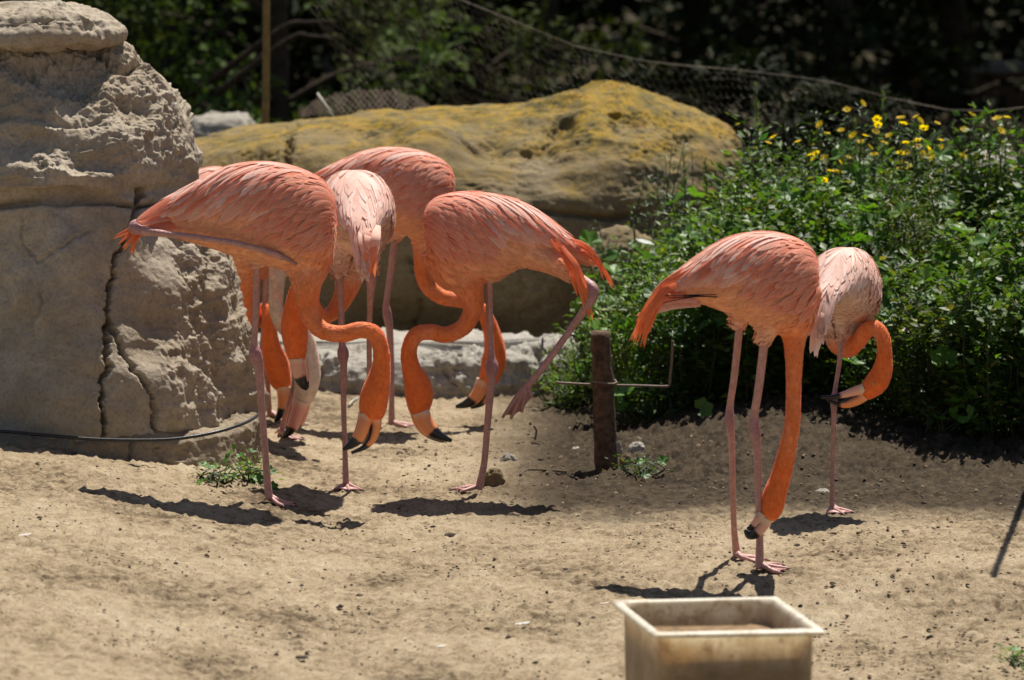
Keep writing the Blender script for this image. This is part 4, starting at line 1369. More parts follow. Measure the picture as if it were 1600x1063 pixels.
# E: the right-hand bird on two legs, head between its feet
flamingo('flamingo', 'flamingo on two legs with its straight neck reaching down to the sand', (1187, 891),
    stations_px=[(1278, 428, 470, .02), (1272, 402, 505, .07), (1257, 384, 528, .105), (1230, 372, 528, .122), (1200, 367, 515, .128), (1165, 369, 502, .124), (1130, 380, 486, .11), (1095, 402, 474, .085), (1062, 427, 467, .06), (1038, 446, 468, .04), (1018, 468, 486, .026), (1003, 492, 506, .014)],
    neck=[(1238, 455, 0, 52), (1240, 490, -.01, 40), (1241, 520, -.02, 26), (1241, 550, -.03, 21.5), (1240, 605, -.03, 20), (1238, 660, -.03, 19), (1230, 705, -.02, 17), (1220, 745, 0, 16.5), (1211, 772, 0, 19), (1206, 793, 0, 18.5), (1199, 811, 0, 14)],
    bills=[('upper_bill', [(1196, 808, 0, 13), (1188, 822, 0, 12), (1180, 832, 0, 10.5), (1171, 836, 0, 7), (1164, 828, 0, 3)], .42, BILLW),
           ('lower_bill', [(1192, 803, -.01, 8), (1182, 815, -.01, 7), (1174, 824, -.01, 5), (1167, 827, -.01, 2.5)], .5, BILLW)],
    legs=[[(1158, 470, .05, 16), (1156, 500, .05, 10), (1153, 535, .06, 9), (1147, 590, .08, 8.5), (1141, 632, .1, 8.5), (1140, 656, .1, 11.5), (1143, 690, .11, 8.5), (1145, 760, .13, 7.2), (1147, 825, .16, 7.2), (1150, 858, .19, 9), (1152, 876, .2, 9)],
          [(1200, 480, -.04, 18), (1197, 512, -.04, 12), (1193, 545, -.04, 10.5), (1185, 610, -.03, 10), (1179, 646, -.02, 10), (1179, 670, -.02, 13.5), (1183, 702, -.02, 10), (1185, 770, -.01, 8.5), (1187, 830, 0, 8.2), (1187, 868, 0, 10), (1187, 889, 0, 10)]],
    feet=[(1187, 891, -.1), (1152, 877, -.25)],
    thighs=[[(1160, 455, .05, 36), (1157, 490, .05, 18), (1156, 512, .05, 11)], [(1205, 470, -.04, 40), (1199, 508, -.04, 22), (1195, 535, -.04, 12)]],
    fans=[(15, ((1085, 412, -.05), (1070, 462, -.06)), ((1035, 446, -.06), (1030, 474, -.06)), ((990, 502, -.05), (1006, 528, -.05)), 5, C_RED, C_ORANGE),
          (10, ((1050, 440, -.03), (1040, 466, -.03)), ((1018, 470, -.04), (1020, 484, -.04)), ((986, 534, -.04), (1005, 547, -.04)), 2.8, C_RED, C_ORANGE * 1.05),
          (4, ((1120, 462, -.115), (1122, 466, -.115)), ((1080, 462, -.10), (1082, 466, -.10)), ((1035, 464, -.07), (1032, 470, -.07)), 1.2, BLACK, BLACK),
          (5, ((1090, 468, -.06), (1095, 474, -.06)), ((1050, 470, -.05), (1050, 478, -.05)), ((1012, 490, -.04), (1024, 488, -.04)), 7, C_PINK, C_PALE)],
    seed=15, slim=0.66, neck_k=.93)

# F: the small pale bird
flamingo('flamingo', 'small pale flamingo at the right, standing behind the two-legged one', (1300, 802),
    tmpl=(1314, 449, 0.32, 1.0, 0.82), pale=0.85,
    neck=[(1316, 490, .12, 32), (1314, 515, .14, 29), (1313, 535, .14, 22), (1326, 545, .12, 15.5), (1342, 532, .08, 14), (1354, 517, .04, 14), (1368, 513, .0, 13.5), (1379, 528, -.02, 13), (1382, 552, -.03, 12.5), (1379, 578, -.03, 15.5), (1370, 597, -.03, 18), (1356, 610, -.03, 15), (1346, 615, -.03, 12)],
    bills=[('upper_bill', [(1350, 608, -.04, 9), (1335, 612, -.04, 7.5), (1318, 617, -.04, 5.5), (1300, 621, -.04, 4), (1283, 621, -.04, 2.5)], .55, BILLW),
           ('lower_bill', [(1352, 616, -.03, 10), (1338, 624, -.03, 10), (1322, 631, -.03, 7), (1308, 631, -.03, 3.5), (1292, 625, -.03, 2)], .62, BILLP)],
    legs=[[(1315, 505, .06, 10), (1314, 530, .05, 6.5), (1311, 570, .04, 5.8), (1305, 608, .02, 5.5), (1303, 628, 0, 8.5), (1303, 655, 0, 6.2), (1301, 720, 0, 5.2), (1300, 770, 0, 5.5), (1300, 798, 0, 7)]],
    feet=[(1300, 801, -PI * .5 + .35)],
    thighs=[[(1316, 480, .06, 26), (1315, 505, .06, 16), (1314, 530, .05, 8)]],
    fans=[(6, ((1275, 470, -.2), (1290, 475, -.2)), ((1272, 495, -.24), (1284, 500, -.24)), ((1266, 530, -.25), (1280, 522, -.25)), 6, C_PALE, C_PINK),
          (4, ((1272, 490, -.24), (1280, 490, -.24)), ((1272, 525, -.25), (1278, 525, -.25)), ((1270, 548, -.25), (1277, 560, -.25)), 5, C_PINK, C_PALE)],
    eye=[(1366, 600, -.075, 2.4)], seed=16, feather_scale=0.85, slim=.92)

# G: orange bird hidden behind A
flamingo('flamingo', 'deep orange flamingo half hidden between the rock column and the folded leg bird', (424, 686), Y=18.95,
    stations_px=[(428, 335, 365, .02), (424, 312, 405, .07), (410, 292, 430, .1), (388, 278, 430, .115), (358, 268, 405, .118), (332, 265, 385, .11), (305, 272, 366, .095), (278, 285, 352, .075), (250, 300, 345, .05), (225, 316, 340, .035), (205, 330, 345, .02), (190, 348, 356, .012)],
    neck=[(388, 390, 0, 40), (390, 415, 0, 30), (390, 440, 0, 18), (388, 470, 0, 15), (392, 494, 0, 14), (402, 503, .03, 12.5), (411, 492, .05, 11.5), (416, 480, .03, 11.5), (420, 488, -.03, 12), (421, 515, -.05, 12.5), (424, 545, -.05, 15.5), (432, 570, -.05, 20), (438, 592, -.05, 18), (444, 607, -.05, 13)],
    bills=[('upper_bill', [(441, 604, -.06, 10), (443, 622, -.06, 9.5), (442, 637, -.06, 8.5), (437, 649, -.06, 6), (429, 661, -.06, 2)], .52, BILLP),
           ('lower_bill', [(453, 605, -.04, 9), (458, 622, -.04, 7), (457, 638, -.04, 5), (450, 653, -.04, 3.5), (439, 665, -.04, 1.5)], .55, BILLP)],
    legs=[[(414, 400, .0, 12), (415, 430, .0, 8.5), (414, 490, .0, 7.5), (411, 535, .0, 7.5), (412, 552, .0, 10.5), (416, 580, .0, 8), (420, 630, .0, 6.5), (423, 665, .0, 7), (424, 684, .0, 7.5)]],
    feet=[(424, 686, -.2, 0.0)], thighs=[[(412, 395, 0, 26), (414, 418, 0, 14), (415, 432, 0, 9)]], seed=17, slim=.85)

# H: whitish bird hidden behind A and B, its white neck and head showing
flamingo('flamingo', 'whitish flamingo hidden behind the group, only its white neck and head showing', (437, 686), Y=18.45,
    tmpl=(482, 348, -0.55, 0.85, 0.9), pale=0.95, neck_col=(0.80, 0.62, 0.50),
    neck=[(446, 378, .05, 34), (441, 400, .03, 24), (435, 425, .0, 15), (432, 455, -.02, 12.5), (432, 485, -.03, 12), (440, 508, -.03, 12), (455, 520, -.02, 12), (470, 519, -.02, 12), (480, 534, -.02, 13), (483, 562, -.02, 16), (481, 590, -.02, 19.5), (476, 615, -.02, 17), (471, 631, -.02, 13.5)],
    bills=[('upper_bill', [(471, 626, -.03, 13), (466, 644, -.03, 12), (460, 660, -.03, 11), (453, 673, -.03, 7.5), (443, 683, -.03, 2.5)], .62, BILLW * np.array((1, .8, .9))),
           ('lower_bill', [(478, 628, -.02, 8), (475, 646, -.02, 6.5), (470, 662, -.02, 4.5), (460, 675, -.02, 2.5)], .7, BILLW * np.array((1, .8, .9)))],
    legs=[[(468, 400, 0, 12), (467, 440, 0, 8), (468, 500, 0, 7), (467, 548, 0, 7.5), (466, 562, 0, 10), (463, 585, 0, 7), (452, 630, .02, 6), (441, 668, .03, 6.5), (437, 684, .03, 7)]],
    feet=[(437, 686, -.4, 0.03)], thighs=[[(470, 385, 0, 26), (468, 412, 0, 14), (467, 434, 0, 9)]], seed=18, slim=.95)

# ================================================================== TROUGH
TZ = 0.30
def at_z(u, v, z):
    d = FWD + XV * ((u - 800) / F) + UPV * ((531.5 - v) / F)
    k = (z - CAM_Z) / d[2]
    return np.array((0, 0, CAM_Z)) + d * k
tc = [at_z(1030, 990, TZ), at_z(1300, 985, TZ), at_z(1216, 931, TZ), at_z(938, 938, TZ)]   # front-left, front-right, back-right, back-left
cen = sum(tc) / 4
xa = (tc[1] - tc[0]); xa[2] = 0; Wt = np.linalg.norm(xa); xa /= Wt
ya = np.array((-xa[1], xa[0], 0))
Dt = abs(np.dot((tc[2] + tc[3]) / 2 - (tc[0] + tc[1]) / 2, ya))
sk = np.dot((tc[2] + tc[3]) / 2 - (tc[0] + tc[1]) / 2, xa)
t_org = np.array((cen[0], cen[1], float(hgt(cen[0], cen[1]))))
def tub_ring(hx, hy, r, z, n=6, bow=0.0):
    pts = []
    for (sx, sy, a0) in ((1, 1, 0), (-1, 1, 90), (-1, -1, 180), (1, -1, 270)):
        for k in range(n + 1):
            a = math.radians(a0 + 90 * k / n)
            pts.append((sx * (hx - r) + r * math.cos(a), sy * (hy - r) + r * math.sin(a)))
    out_ = []
    for x, y in pts:
        q = cen + xa * (x + sk * y / Dt * 0.55) + ya * y
        out_.append((q[0], q[1], z + 0.004 * noise(np.array([[q[0] * 9, q[1] * 9, 1.0]]), 4)[0]))
    return np.array(out_)
hx, hy = Wt / 2, Dt / 2
prof = [(hx - .038, hy - .038, .05, 0.0), (hx - .028, hy - .028, .055, .006), (hx - .0235, hy - .0235, .052, .05), (hx - .0215, hy - .0215, .05, .2), (hx - .0205, hy - .0205, .045, TZ - .018), (hx - .018, hy - .018, .042, TZ - .007),
        (hx - .006, hy - .006, .02, TZ - .006), (hx, hy, .005, TZ - .011), (hx + .001, hy + .001, .005, TZ - .006), (hx - .003, hy - .003, .006, TZ), (hx - .018, hy - .018, .035, TZ + .001), (hx - .023, hy - .023, .04, TZ - .004),
        (hx - .026, hy - .026, .045, TZ - .02), (hx - .031, hy - .031, .05, .2), (hx - .036, hy - .036, .052, .05), (hx - .05, hy - .05, .055, .012)]
zb = t_org[2]
rings = [tub_ring(a, b, r, (z if z > .1 else z + zb * (1 - z / .1))) for a, b, r, z in prof]
nr_ = len(rings[0])
V = np.vstack(rings)
Fc = []
for i in range(len(rings) - 1):
    for j in range(nr_):
        k = (j + 1) % nr_
        Fc.append((i * nr_ + j, i * nr_ + k, (i + 1) * nr_ + k, (i + 1) * nr_ + j))
Fc.append(tuple(range(nr_))[::-1])
Fc.append(tuple((len(rings) - 1) * nr_ + j for j in range(nr_)))
def mat_trough():
    m, t, b = new_mat('stained_plastic')
    pos = geo_pos(t)
    s = nd(t, 'ShaderNodeSeparateXYZ'); t.links.new(pos, s.inputs[0])
    n1 = tex_noise(t, pos, 7, 6, 0.6)
    n2 = tex_noise(t, pos, 40, 6, 0.7)
    mp = nd(t, 'ShaderNodeMapping'); mp.inputs['Scale'].default_value = (30, 30, 3); t.links.new(pos, mp.inputs[0])
    n3 = tex_noise(t, mp.outputs[0], 1.0, 4, 0.6)
    a = nd(t, 'ShaderNodeMath', operation='MULTIPLY_ADD', i_1=-5.0); t.links.new(s.outputs[2], a.inputs[0])
    a.inputs[2].default_value = 1.28
    a2 = nd(t, 'ShaderNodeMath', operation='MULTIPLY_ADD', i_1=0.9); t.links.new(n1, a2.inputs[0]); t.links.new(a.outputs[0], a2.inputs[2])
    a3 = nd(t, 'ShaderNodeMath', operation='MULTIPLY_ADD', i_1=0.35); t.links.new(n3, a3.inputs[0]); t.links.new(a2.outputs[0], a3.inputs[2])
    mr = ramp(t, [(0.45, 0.12), (0.66, 0.6), (0.9, 0.97)]); t.links.new(a3.outputs[0], mr.inputs[0])
    rb = ramp(t, [(0.35, (0.60, 0.54, 0.42)), (0.7, (0.76, 0.72, 0.62))]); t.links.new(n2, rb.inputs[0])
    rd = ramp(t, [(0.35, (0.14, 0.085, 0.035)), (0.7, (0.40, 0.29, 0.16))]); t.links.new(n1, rd.inputs[0])
    c = mixc(t, mr.outputs[0], rb.outputs[0], rd.outputs[0])
    n5 = tex_noise(t, pos, 15, 7, 0.7, 0.6)
    r5 = ramp(t, [(0.50, 0.0), (0.60, 0.55), (0.7, 0.8)]); t.links.new(n5, r5.inputs[0])
    c = mixc(t, r5.outputs[0], c, (0.24, 0.165, 0.085))
    rs = ramp(t, [(0.52, 0.0), (0.66, 0.75)]); t.links.new(n2, rs.inputs[0])
    c = mixc(t, rs.outputs[0], c, (0.2, 0.14, 0.08))
    t.links.new(c, b.inputs['Base Color'])
    b.inputs['Roughness'].default_value = 0.5
    b.inputs['Subsurface Weight'].default_value = 0.9
    b.inputs['Subsurface Radius'].default_value = (1.0, 0.9, 0.75)
    b.inputs['Subsurface Scale'].default_value = 0.03
    bump(t, b, [(n2, 0.15, 0.003)])
    return m
mb = MB(); mb.add(V, Fc)
tr = obj('feed_tub', mb.mesh('feed_tub', t_org), mat_trough(), loc=t_org)
tag(tr, 'stained cream plastic feeding tub with flared rim in the foreground', 'tub')
# wet feed lying in the tub
rg = tub_ring(hx - .032, hy - .032, .05, TZ - .070)
c0 = rg.mean(0)
Vf, Ff = [rg], []
K = 10
for k in range(1, K + 1):
    q = rg * (1 - k / K) + c0 * k / K
    q[:, 2] += 0.008 * fbm(q * 28, 3, 9) + 0.004
    Vf.append(q)
for i in range(K):
    for j in range(nr_):
        k = (j + 1) % nr_
        Ff.append((i * nr_ + j, i * nr_ + k, (i + 1) * nr_ + k, (i + 1) * nr_ + j))
low = rg.copy(); low[:, 2] -= 0.02
Vf.append(low)
b_ = (K + 1) * nr_
Ff += [(j, b_ + j, b_ + (j + 1) % nr_, (j + 1) % nr_) for j in range(nr_)]
mb = MB(); mb.add(np.vstack(Vf), Ff)
fo = np.array((c0[0], c0[1], c0[2] - .02))
tag(obj('feed_mash', mb.mesh('feed_mash', fo), mat_simple('mash', (0.20, 0.125, 0.06), 0.75, 0.5, 30, 0.3, 0.7, bd=.01), loc=fo), 'caked brown feed filling the cream tub', 'feed')

# ================================================================== FOLIAGE HELPERS
def rot_frames(d, up):
    d = d / (np.linalg.norm(d, axis=1)[:, None] + 1e-9)
    s = np.cross(d, up); s /= np.linalg.norm(s, axis=1)[:, None] + 1e-9
    n = np.cross(s, d)
    return d, s, n
LEAF = (np.array([(0, 0, 0), (.35, .17, .05), (.35, -.17, .05), (.72, .13, .02), (.72, -.13, .02), (1, 0, -.08), (.36, 0, -.02), (.72, 0, -.04)]),
        [(0, 2, 6, 6), (0, 6, 1, 1), (6, 2, 4, 7), (1, 6, 7, 3), (7, 4, 5, 5), (3, 7, 5, 5)])
def leaf_mesh(name, pos, dirs, size, cols, wid=1.0, up=None, kind='LEAF', org=(0, 0, 0)):
    n = len(pos)
    if up is None:
        up = np.tile((0, 0, 1.0), (n, 1)) + rng.normal(0, .5, (n, 3))
    d, s, nn = rot_frames(dirs, up)
    if kind == 'LEAF':
        T = np.array([(0, 0, 0), (.4, .18, .05), (.4, -.18, .05), (1, 0, -.1), (.45, 0, -.02)])
        TF = np.array([(0, 2, 4), (0, 4, 1), (4, 2, 3), (1, 4, 3)])
    elif kind == 'CARD':
        T = np.array([(0, 0, 0), (.5, .28, .06), (.5, -.28, .06), (1, 0, -.08)])
        TF = np.array([(0, 2, 3), (0, 3, 1)])
    elif kind == 'NEEDLE':
        T = np.array([(0, -.03, 0), (0, .03, 0), (1, 0, 0)])
        TF = np.array([(0, 1, 2)])
    m = len(T)
    V = pos[:, None, :] + size[:, None, None] * (T[None, :, 0, None] * d[:, None] + wid * T[None, :, 1, None] * s[:, None] + T[None, :, 2, None] * nn[:, None])
    fc = (np.arange(n)[:, None, None] * m + TF[None]).reshape(-1, 3)
    return mesh_np(name, V.reshape(-1, 3) - np.asarray(org), fc, np.repeat(cols, m, 0), smooth=False)

def mallow_mesh(name, col, seed=0):
    r = np.random.default_rng(seed)
    n = 21
    V = [(0, 0, -0.05)]
    for ring, k in ((0.55, 0), (1.0, 1)):
        for i in range(n):
            a = math.radians(-155 + 310 * i / (n - 1))
            lobe = 1 + (0.10 * math.cos(a * 5.8) if k else 0)
            rr = ring * lobe * (1.0 if abs(a) < 2.4 else .9)
            fold = 0.06 * math.cos(a * 5.8) * ring
            V.append((rr * math.cos(a) * .5 + .05, rr * math.sin(a) * .5, 0.10 * ring * ring + fold + r.normal(0, .008)))
    fc = [(0, 1 + i, 2 + i) for i in range(n - 1)] + [(1 + i, 1 + n + i, 2 + n + i, 2 + i) for i in range(n - 1)]
    return mesh_np(name, np.array(V), fc, np.tile(col, (len(V), 1)))
MALLOW = []
for k in range(6):
    c = [(0.085, 0.19, 0.022), (0.065, 0.155, 0.02), (0.11, 0.23, 0.03), (0.05, 0.125, 0.02), (0.09, 0.21, 0.03), (0.13, 0.22, 0.04)][k]
    me = mallow_mesh('broad_leaf', np.array(c), k); me.materials.append(M_LEAF); MALLOW.append(me)

from mathutils import Matrix
def place_leaf(parent, org, pos, nor, az, size, me):
    z = Vector(nor).normalized()
    x = Vector((math.cos(az), math.sin(az), 0)); x = (x - z * x.dot(z)).normalized()
    y = z.cross(x)
    R = Matrix((x, y, z)).transposed().to_4x4()
    o = obj('leaf', me, None, parent)
    o.matrix_local = Matrix.Translation(Vector(tuple(np.asarray(pos) - org))) @ R @ Matrix.Scale(size, 4)
    return o

def stems_geo(base, n, height, spread, lean=(0, 0), droop=0.15, seed=0):
    r = np.random.default_rng(seed)
    out_ = []
    for i in range(n):
        a = r.uniform(0, 2 * PI); rr = spread * math.sqrt(r.uniform(0, 1))
        h = height * r.uniform(.65, 1.08) * (1 - 0.3 * (rr / spread) ** 2)
        b = base + np.array((rr * .45 * math.cos(a), rr * .45 * math.sin(a), 0))
        tip = base + np.array((rr * math.cos(a) + lean[0] * h, rr * math.sin(a) + lean[1] * h, h))
        mid = (b + tip) / 2 + np.array((r.normal(0, .05), r.normal(0, .05), h * droop * r.uniform(-.5, 1)))
        b[2] = float(hgt(b[0], b[1])) - .01
        out_.append(catmull([b, mid, tip], 6))
    return out_

def herb(label, x, y, height, spread, nst, lps, lsize, green, broad=0, group=None, name='herb', seed=0, wid=1.0, kind='LEAF', spread_leaf=.045, lean=(0, 0), cat='plant', bsize=(.06, .12)):
    r = np.random.default_rng(seed)
    base = np.array((x, y, float(hgt(x, y))))
    pl = thing(name, label, cat, base, group)
    st = stems_geo(base, nst, height, spread, lean, seed=seed)
    mb = MB()
    pos, dr = [], []
    for s_ in st:
        V, Fc = tube(s_, np.linspace(.0045, .0015, len(s_)), 5)
        mb.add(V, Fc)
        k = r.uniform(.04, 1.0, lps) ** .9
        ip = k * (len(s_) - 1)
        i0 = np.minimum(ip.astype(int), len(s_) - 2)
        p = s_[i0] + (s_[i0 + 1] - s_[i0]) * (ip - i0)[:, None]
        a = r.uniform(0, 2 * PI, lps)
        d = np.stack([np.cos(a), np.sin(a), r.uniform(-.25, .9, lps)], -1)
        pos.append(p + d * r.uniform(0, spread_leaf, (lps, 1)) + r.normal(0, .012, (lps, 3)))
        dr.append(d)
    obj('stem', mb.mesh('stem', base), M_STEM, pl)
    pos = np.vstack(pos); dr = np.vstack(dr)
    nn = len(pos)
    g = np.asarray(green)
    cols = g * r.uniform(.6, 1.35, (nn, 1)) * (1 + r.normal(0, .10, (nn, 3)))
    yel = r.random(nn) < .04
    cols[yel] = np.array((.22, .2, .04))
    o = obj('foliage', leaf_mesh('foliage', pos, dr, r.uniform(.6, 1.3, nn) * lsize, np.clip(cols, .005, .6), wid, kind=kind, org=base), M_LEAF, pl)
    o['kind'] = 'stuff'
    for i in range(broad):
        s_ = st[i % len(st)]
        p = s_[int(len(s_) * r.uniform(.55, 1)) - 1] + r.normal(0, .03, 3)
        p[1] -= abs(r.normal(0, .09)); p[2] += .02
        nor = (r.normal(0, .45), r.normal(-.35, .35), .8)
        place_leaf(pl, base, p, nor, r.uniform(0, 2 * PI), r.uniform(*bsize), MALLOW[r.integers(0, 6)])
    return pl, base, st

# ================================================================== BUSHES AT THE RIGHT
GR = dict(dark=(0.058, 0.11, 0.020), mid=(0.085, 0.155, 0.025), fresh=(0.125, 0.215, 0.03), grey=(0.075, 0.115, 0.055), olive=(0.075, 0.105, 0.022))
def at(u, Y):
    return P(u, 500, Y)[0]
sd = 100
lb_small = 'leafy green herb growing among the others in the right-hand thicket'
grp = 'herbs of the right-hand thicket'
ORD = ['leftmost', 'second from left', 'third from left', 'fourth from left', 'fifth from left', 'sixth from left', 'seventh from left', 'eighth from left', 'ninth from left', 'tenth from left', 'eleventh from left', 'twelfth from left', 'thirteenth from left', 'rightmost']
def ordn(i, n): return 'rightmost' if i == n - 1 else ORD[i]
def herb_label(i):
    if i < 9: return ordn(i, 9) + ' of the leafy herbs along the thicket’s shaded front edge'
    if i < 17: return ordn(i - 9, 8) + ' of the leafy herbs in the thicket’s middle row'
    return ordn(i - 17, 7) + ' of the leafy herbs along the thicket’s sunlit back, below the netting'
# front fringe
for (u, Y, h_, sp, gk, br) in [(1015, 19.25, .50, .20, 'fresh', 6), (1085, 19.2, .60, .22, 'dark', 4), (1165, 19.1, .66, .24, 'mid', 5), (1245, 19.1, .66, .22, 'dark', 3), (1325, 19.0, .62, .22, 'dark', 4),
                              (1400, 18.6, .58, .24, 'mid', 5), (1480, 18.4, .58, .24, 'olive', 3), (1560, 18.25, .58, .24, 'mid', 4), (1630, 18.2, .58, .24, 'dark', 2),
                              (1060, 19.75, .74, .24, 'mid', 10), (1140, 19.65, .82, .24, 'fresh', 12), (1215, 19.6, .84, .24, 'mid', 10), (1290, 19.55, .84, .24, 'fresh', 9), (1365, 19.4, .82, .24, 'mid', 7),
                              (1440, 19.25, .80, .24, 'olive', 6), (1515, 19.1, .78, .24, 'fresh', 7), (1590, 19.0, .78, .24, 'mid', 5),
                              (1120, 20.2, .92, .24, 'fresh', 8), (1200, 20.15, .93, .24, 'mid', 8), (1280, 20.1, .90, .24, 'dark', 6), (1360, 20.05, .88, .24, 'mid', 6), (1440, 20.0, .88, .24, 'fresh', 6), (1520, 20.0, .88, .24, 'mid', 5), (1600, 20.0, .90, .24, 'mid', 5)]:
    sd += 1
    herb(herb_label(sd - 101), at(u, Y), Y, h_ * random.uniform(.8, 1.2), sp, 24, 120, random.uniform(.028, .046), GR[gk], int(br * 2.2), grp, 'thicket_herb', sd, wid=random.choice((.7, .9, 1.5, 1.9)), spread_leaf=.075)
# left arm of the thicket, in front of the boulder
herb('small feathery herb at the left end of the thicket, under the stretched-back leg', at(905, 19.9), 19.9, .36, .14, 22, 50, .026, GR['fresh'], 3, None, 'feathery_herb', 201, .7)
herb('low bright herb behind the wooden stake', at(955, 19.7), 19.7, .44, .15, 22, 50, .030, GR['fresh'], 5, None, 'feathery_herb', 202, .7)
herb('thin herb rising in front of the rough grey rock', at(945, 20.3), 20.3, .80, .13, 12, 90, .024, GR['grey'], 4, None, 'feathery_herb', 203, .6)
herb('leafy herb with broad leaves left of the two-legged flamingo’s tail', at(985, 19.9), 19.9, .66, .18, 22, 55, .030, GR['mid'], 9, None, 'mallow', 204, .8)
herb('upright grey green herb against the right end of the boulder', at(1055, 20.5), 20.5, .95, .16, 16, 110, .028, GR['grey'], 4, None, 'feathery_herb', 205, .6)
herb('grassy tuft beside the end of the pale ledge', at(880, 19.75), 19.75, .16, .10, 22, 26, .032, GR['fresh'], 0, None, 'grass_tuft', 206, .4)
herb('low creeping herb along the thicket edge behind the stake', at(1010, 19.0), 19.0, .16, .16, 18, 32, .032, GR['dark'], 6, None, 'mallow', 207, .9)
herb('broad-leaved plant with yellowing leaf at the thicket’s front edge', at(1460, 18.25), 18.25, .14, .12, 9, 12, .03, GR['olive'], 7, None, 'mallow', 208, .9, bsize=(.05, .08))
# silver leaf caught in the herbs
for (u, v, Y, sz, lab) in [(1008, 378, 19.5, .085, 'pale silvery leaf lying on the herbs beside the flamingo tail'), (890, 520, 19.6, .05, 'silvery dry leaf below the stretched-back leg')]:
    p = P(u, v, Y)
    V = np.array([(-1, 0, .1), (-.5, .25, .05), (0, .3, 0), (.5, .22, -.04), (1, 0, -.12), (.5, -.22, 0), (0, -.3, .04), (-.5, -.25, .1), (0, 0, .06)], float) * sz * np.array((.75, .9, 1))
    V *= .6
    me = mesh_np('silvery_leaf', V, [(8, i, (i + 1) % 8) for i in range(8)], np.tile((.33, .40, .37), (9, 1)))
    o = tag(obj('silvery_leaf', me, M_LEAF, loc=p), lab, 'leaf'); o.rotation_euler = (.5, .15, -.25)

# flowering plants: stems from shared roots up to every yellow head
FLW = [(1348,162),(1323,172),(1370,187),(1281,195),(1292,209),(1314,204),(1247,222),(1209,215),(1200,224),(1266,243),(1288,247),(1312,234),(1333,212),(1352,213),(1345,222),(1359,230),(1390,212),(1407,185),(1411,194),(1431,183),(1437,189),(1464,193),(1443,201),(1381,224),(1415,224),(1434,220),(1434,230),(1449,232),(1470,220),(1469,231),(1407,240),(1417,239),(1442,241),(1445,248),(1458,246),(1476,243),(1518,179),(1506,203),(1558,186),(1573,184),(1564,205),(1572,223),(1505,245),(1535,247),(1582,265),(1593,260),(1401,255),(1404,264),(1412,254),(1380,270),(1388,272),(1366,242),(1326,247),(1312,254),(1297,268),(1305,268),(1314,271),(1288,282),(1401,291),(1407,286),(1365,299),(1381,289),(1420,262),(1372,196),(1368,206),(1275,240),(1272,248)]
def flower_mesh(seed):
    r = np.random.default_rng(seed)
    V, fc, C_ = [], [], []
    n = 15
    for layer, (R_, z0, z1) in enumerate(((1.0, .05, .22), (.62, .12, .38))):
        for i in range(n):
            a = 2 * PI * (i + layer * .5) / n + r.normal(0, .06)
            w_ = .17 if layer == 0 else .15
            R2 = R_ * r.uniform(.86, 1.1)
            b = len(V)
            for (rr, aa, zz) in ((.12, a, z0), (R2 * .7, a - w_, z1 * .8), (R2, a, z1 + r.normal(0, .05)), (R2 * .7, a + w_, z1 * .8)):
                V.append((rr * math.cos(aa), rr * math.sin(aa), zz))
                C_.append((.85, .62, .012) if layer == 0 else (.82, .52, .01))
            fc.append((b, b + 1, b + 2, b + 3))
    b = len(V)
    for i in range(8):
        a = 2 * PI * i / 8
        V += [(.25 * math.cos(a), .25 * math.sin(a), .06), (.12 * math.cos(a), .12 * math.sin(a), -.35)]
        C_ += [(.07, .12, .03)] * 2
    for i in range(8):
        j = (i + 1) % 8
        fc.append((b + 2 * i, b + 2 * j, b + 2 * j + 1, b + 2 * i + 1))
    me = mesh_np('flower_head', np.array(V), fc, np.array(C_), smooth=False)
    me.materials.append(M_PETAL)
    return me
FM = [flower_mesh(k) for k in range(4)]
plants = [('yellow flowered weed at the left of the flower patch, beside the boulder end', 1215), ('yellow flowered weed left of the tallest blooms', 1285), ('tallest yellow flowered weed in the thicket', 1345),
          ('yellow flowered weed with the densest cluster of blooms', 1405), ('yellow flowered weed right of the densest cluster', 1450), ('yellow flowered weed with two lone blooms before the grey rock', 1512), ('rightmost yellow flowered weed near the picture edge', 1572)]
pobj = []
for k, (lab, u) in enumerate(plants):
    Y = 20.0
    b = P(u, 500, Y); b[2] = float(hgt(b[0], b[1]))
    pl = thing('flowering_weed', lab, 'plant', b, 'yellow flowered weeds')
    pobj.append((u, pl, b, MB(), []))
for i, (u, v) in enumerate(FLW):
    k = int(np.argmin([abs(u - q[0]) for q in pobj]))
    _, pl, b, smb, lst = pobj[k]
    Y = 19.75 + 0.5 * ((i * 37) % 17) / 17
    p = P(u, v, Y)
    o = obj('flower', FM[i % 4], None, pl)
    o.location = tuple(p - b)
    o.rotation_euler = (random.uniform(.15, 1.0), random.uniform(-.35, .35), random.uniform(0, 6))
    sc_ = random.uniform(.016, .023)
    o.scale = (sc_, sc_, sc_)
    root = b + np.array((random.uniform(-.06, .06), random.uniform(-.06, .06), -.01))
    path = catmull([root, root * .45 + p * .55 + np.array((0, 0, .08)), p - np.array((.004, 0, .09)), p - np.array((0, 0, .005))], 5)
    V, Fc = tube(path, np.linspace(.004, .0014, len(path)), 5)
    smb.add(V, Fc)
    lst.append(path)
for u, pl, b, smb, lst in pobj:
    obj('stem', smb.mesh('stem', b), M_STEM, pl)
    pos, dr = [], []
    for path in lst:
        for j in range(42):
            k = rng.integers(4, len(path) - 2)
            a = rng.uniform(0, 2 * PI)
            pos.append(path[k] + rng.normal(0, .012, 3)); dr.append((math.cos(a), math.sin(a), rng.uniform(.0, 1.0)))
    pos, dr = np.array(pos), np.array(dr)
    c = np.array((.065, .115, .04)) * rng.uniform(.7, 1.3, (len(pos), 1))
    o = obj('foliage', leaf_mesh('foliage', pos, dr, rng.uniform(.02, .042, len(pos)), c, .6, org=b), M_LEAF, pl)
    o['kind'] = 'stuff'
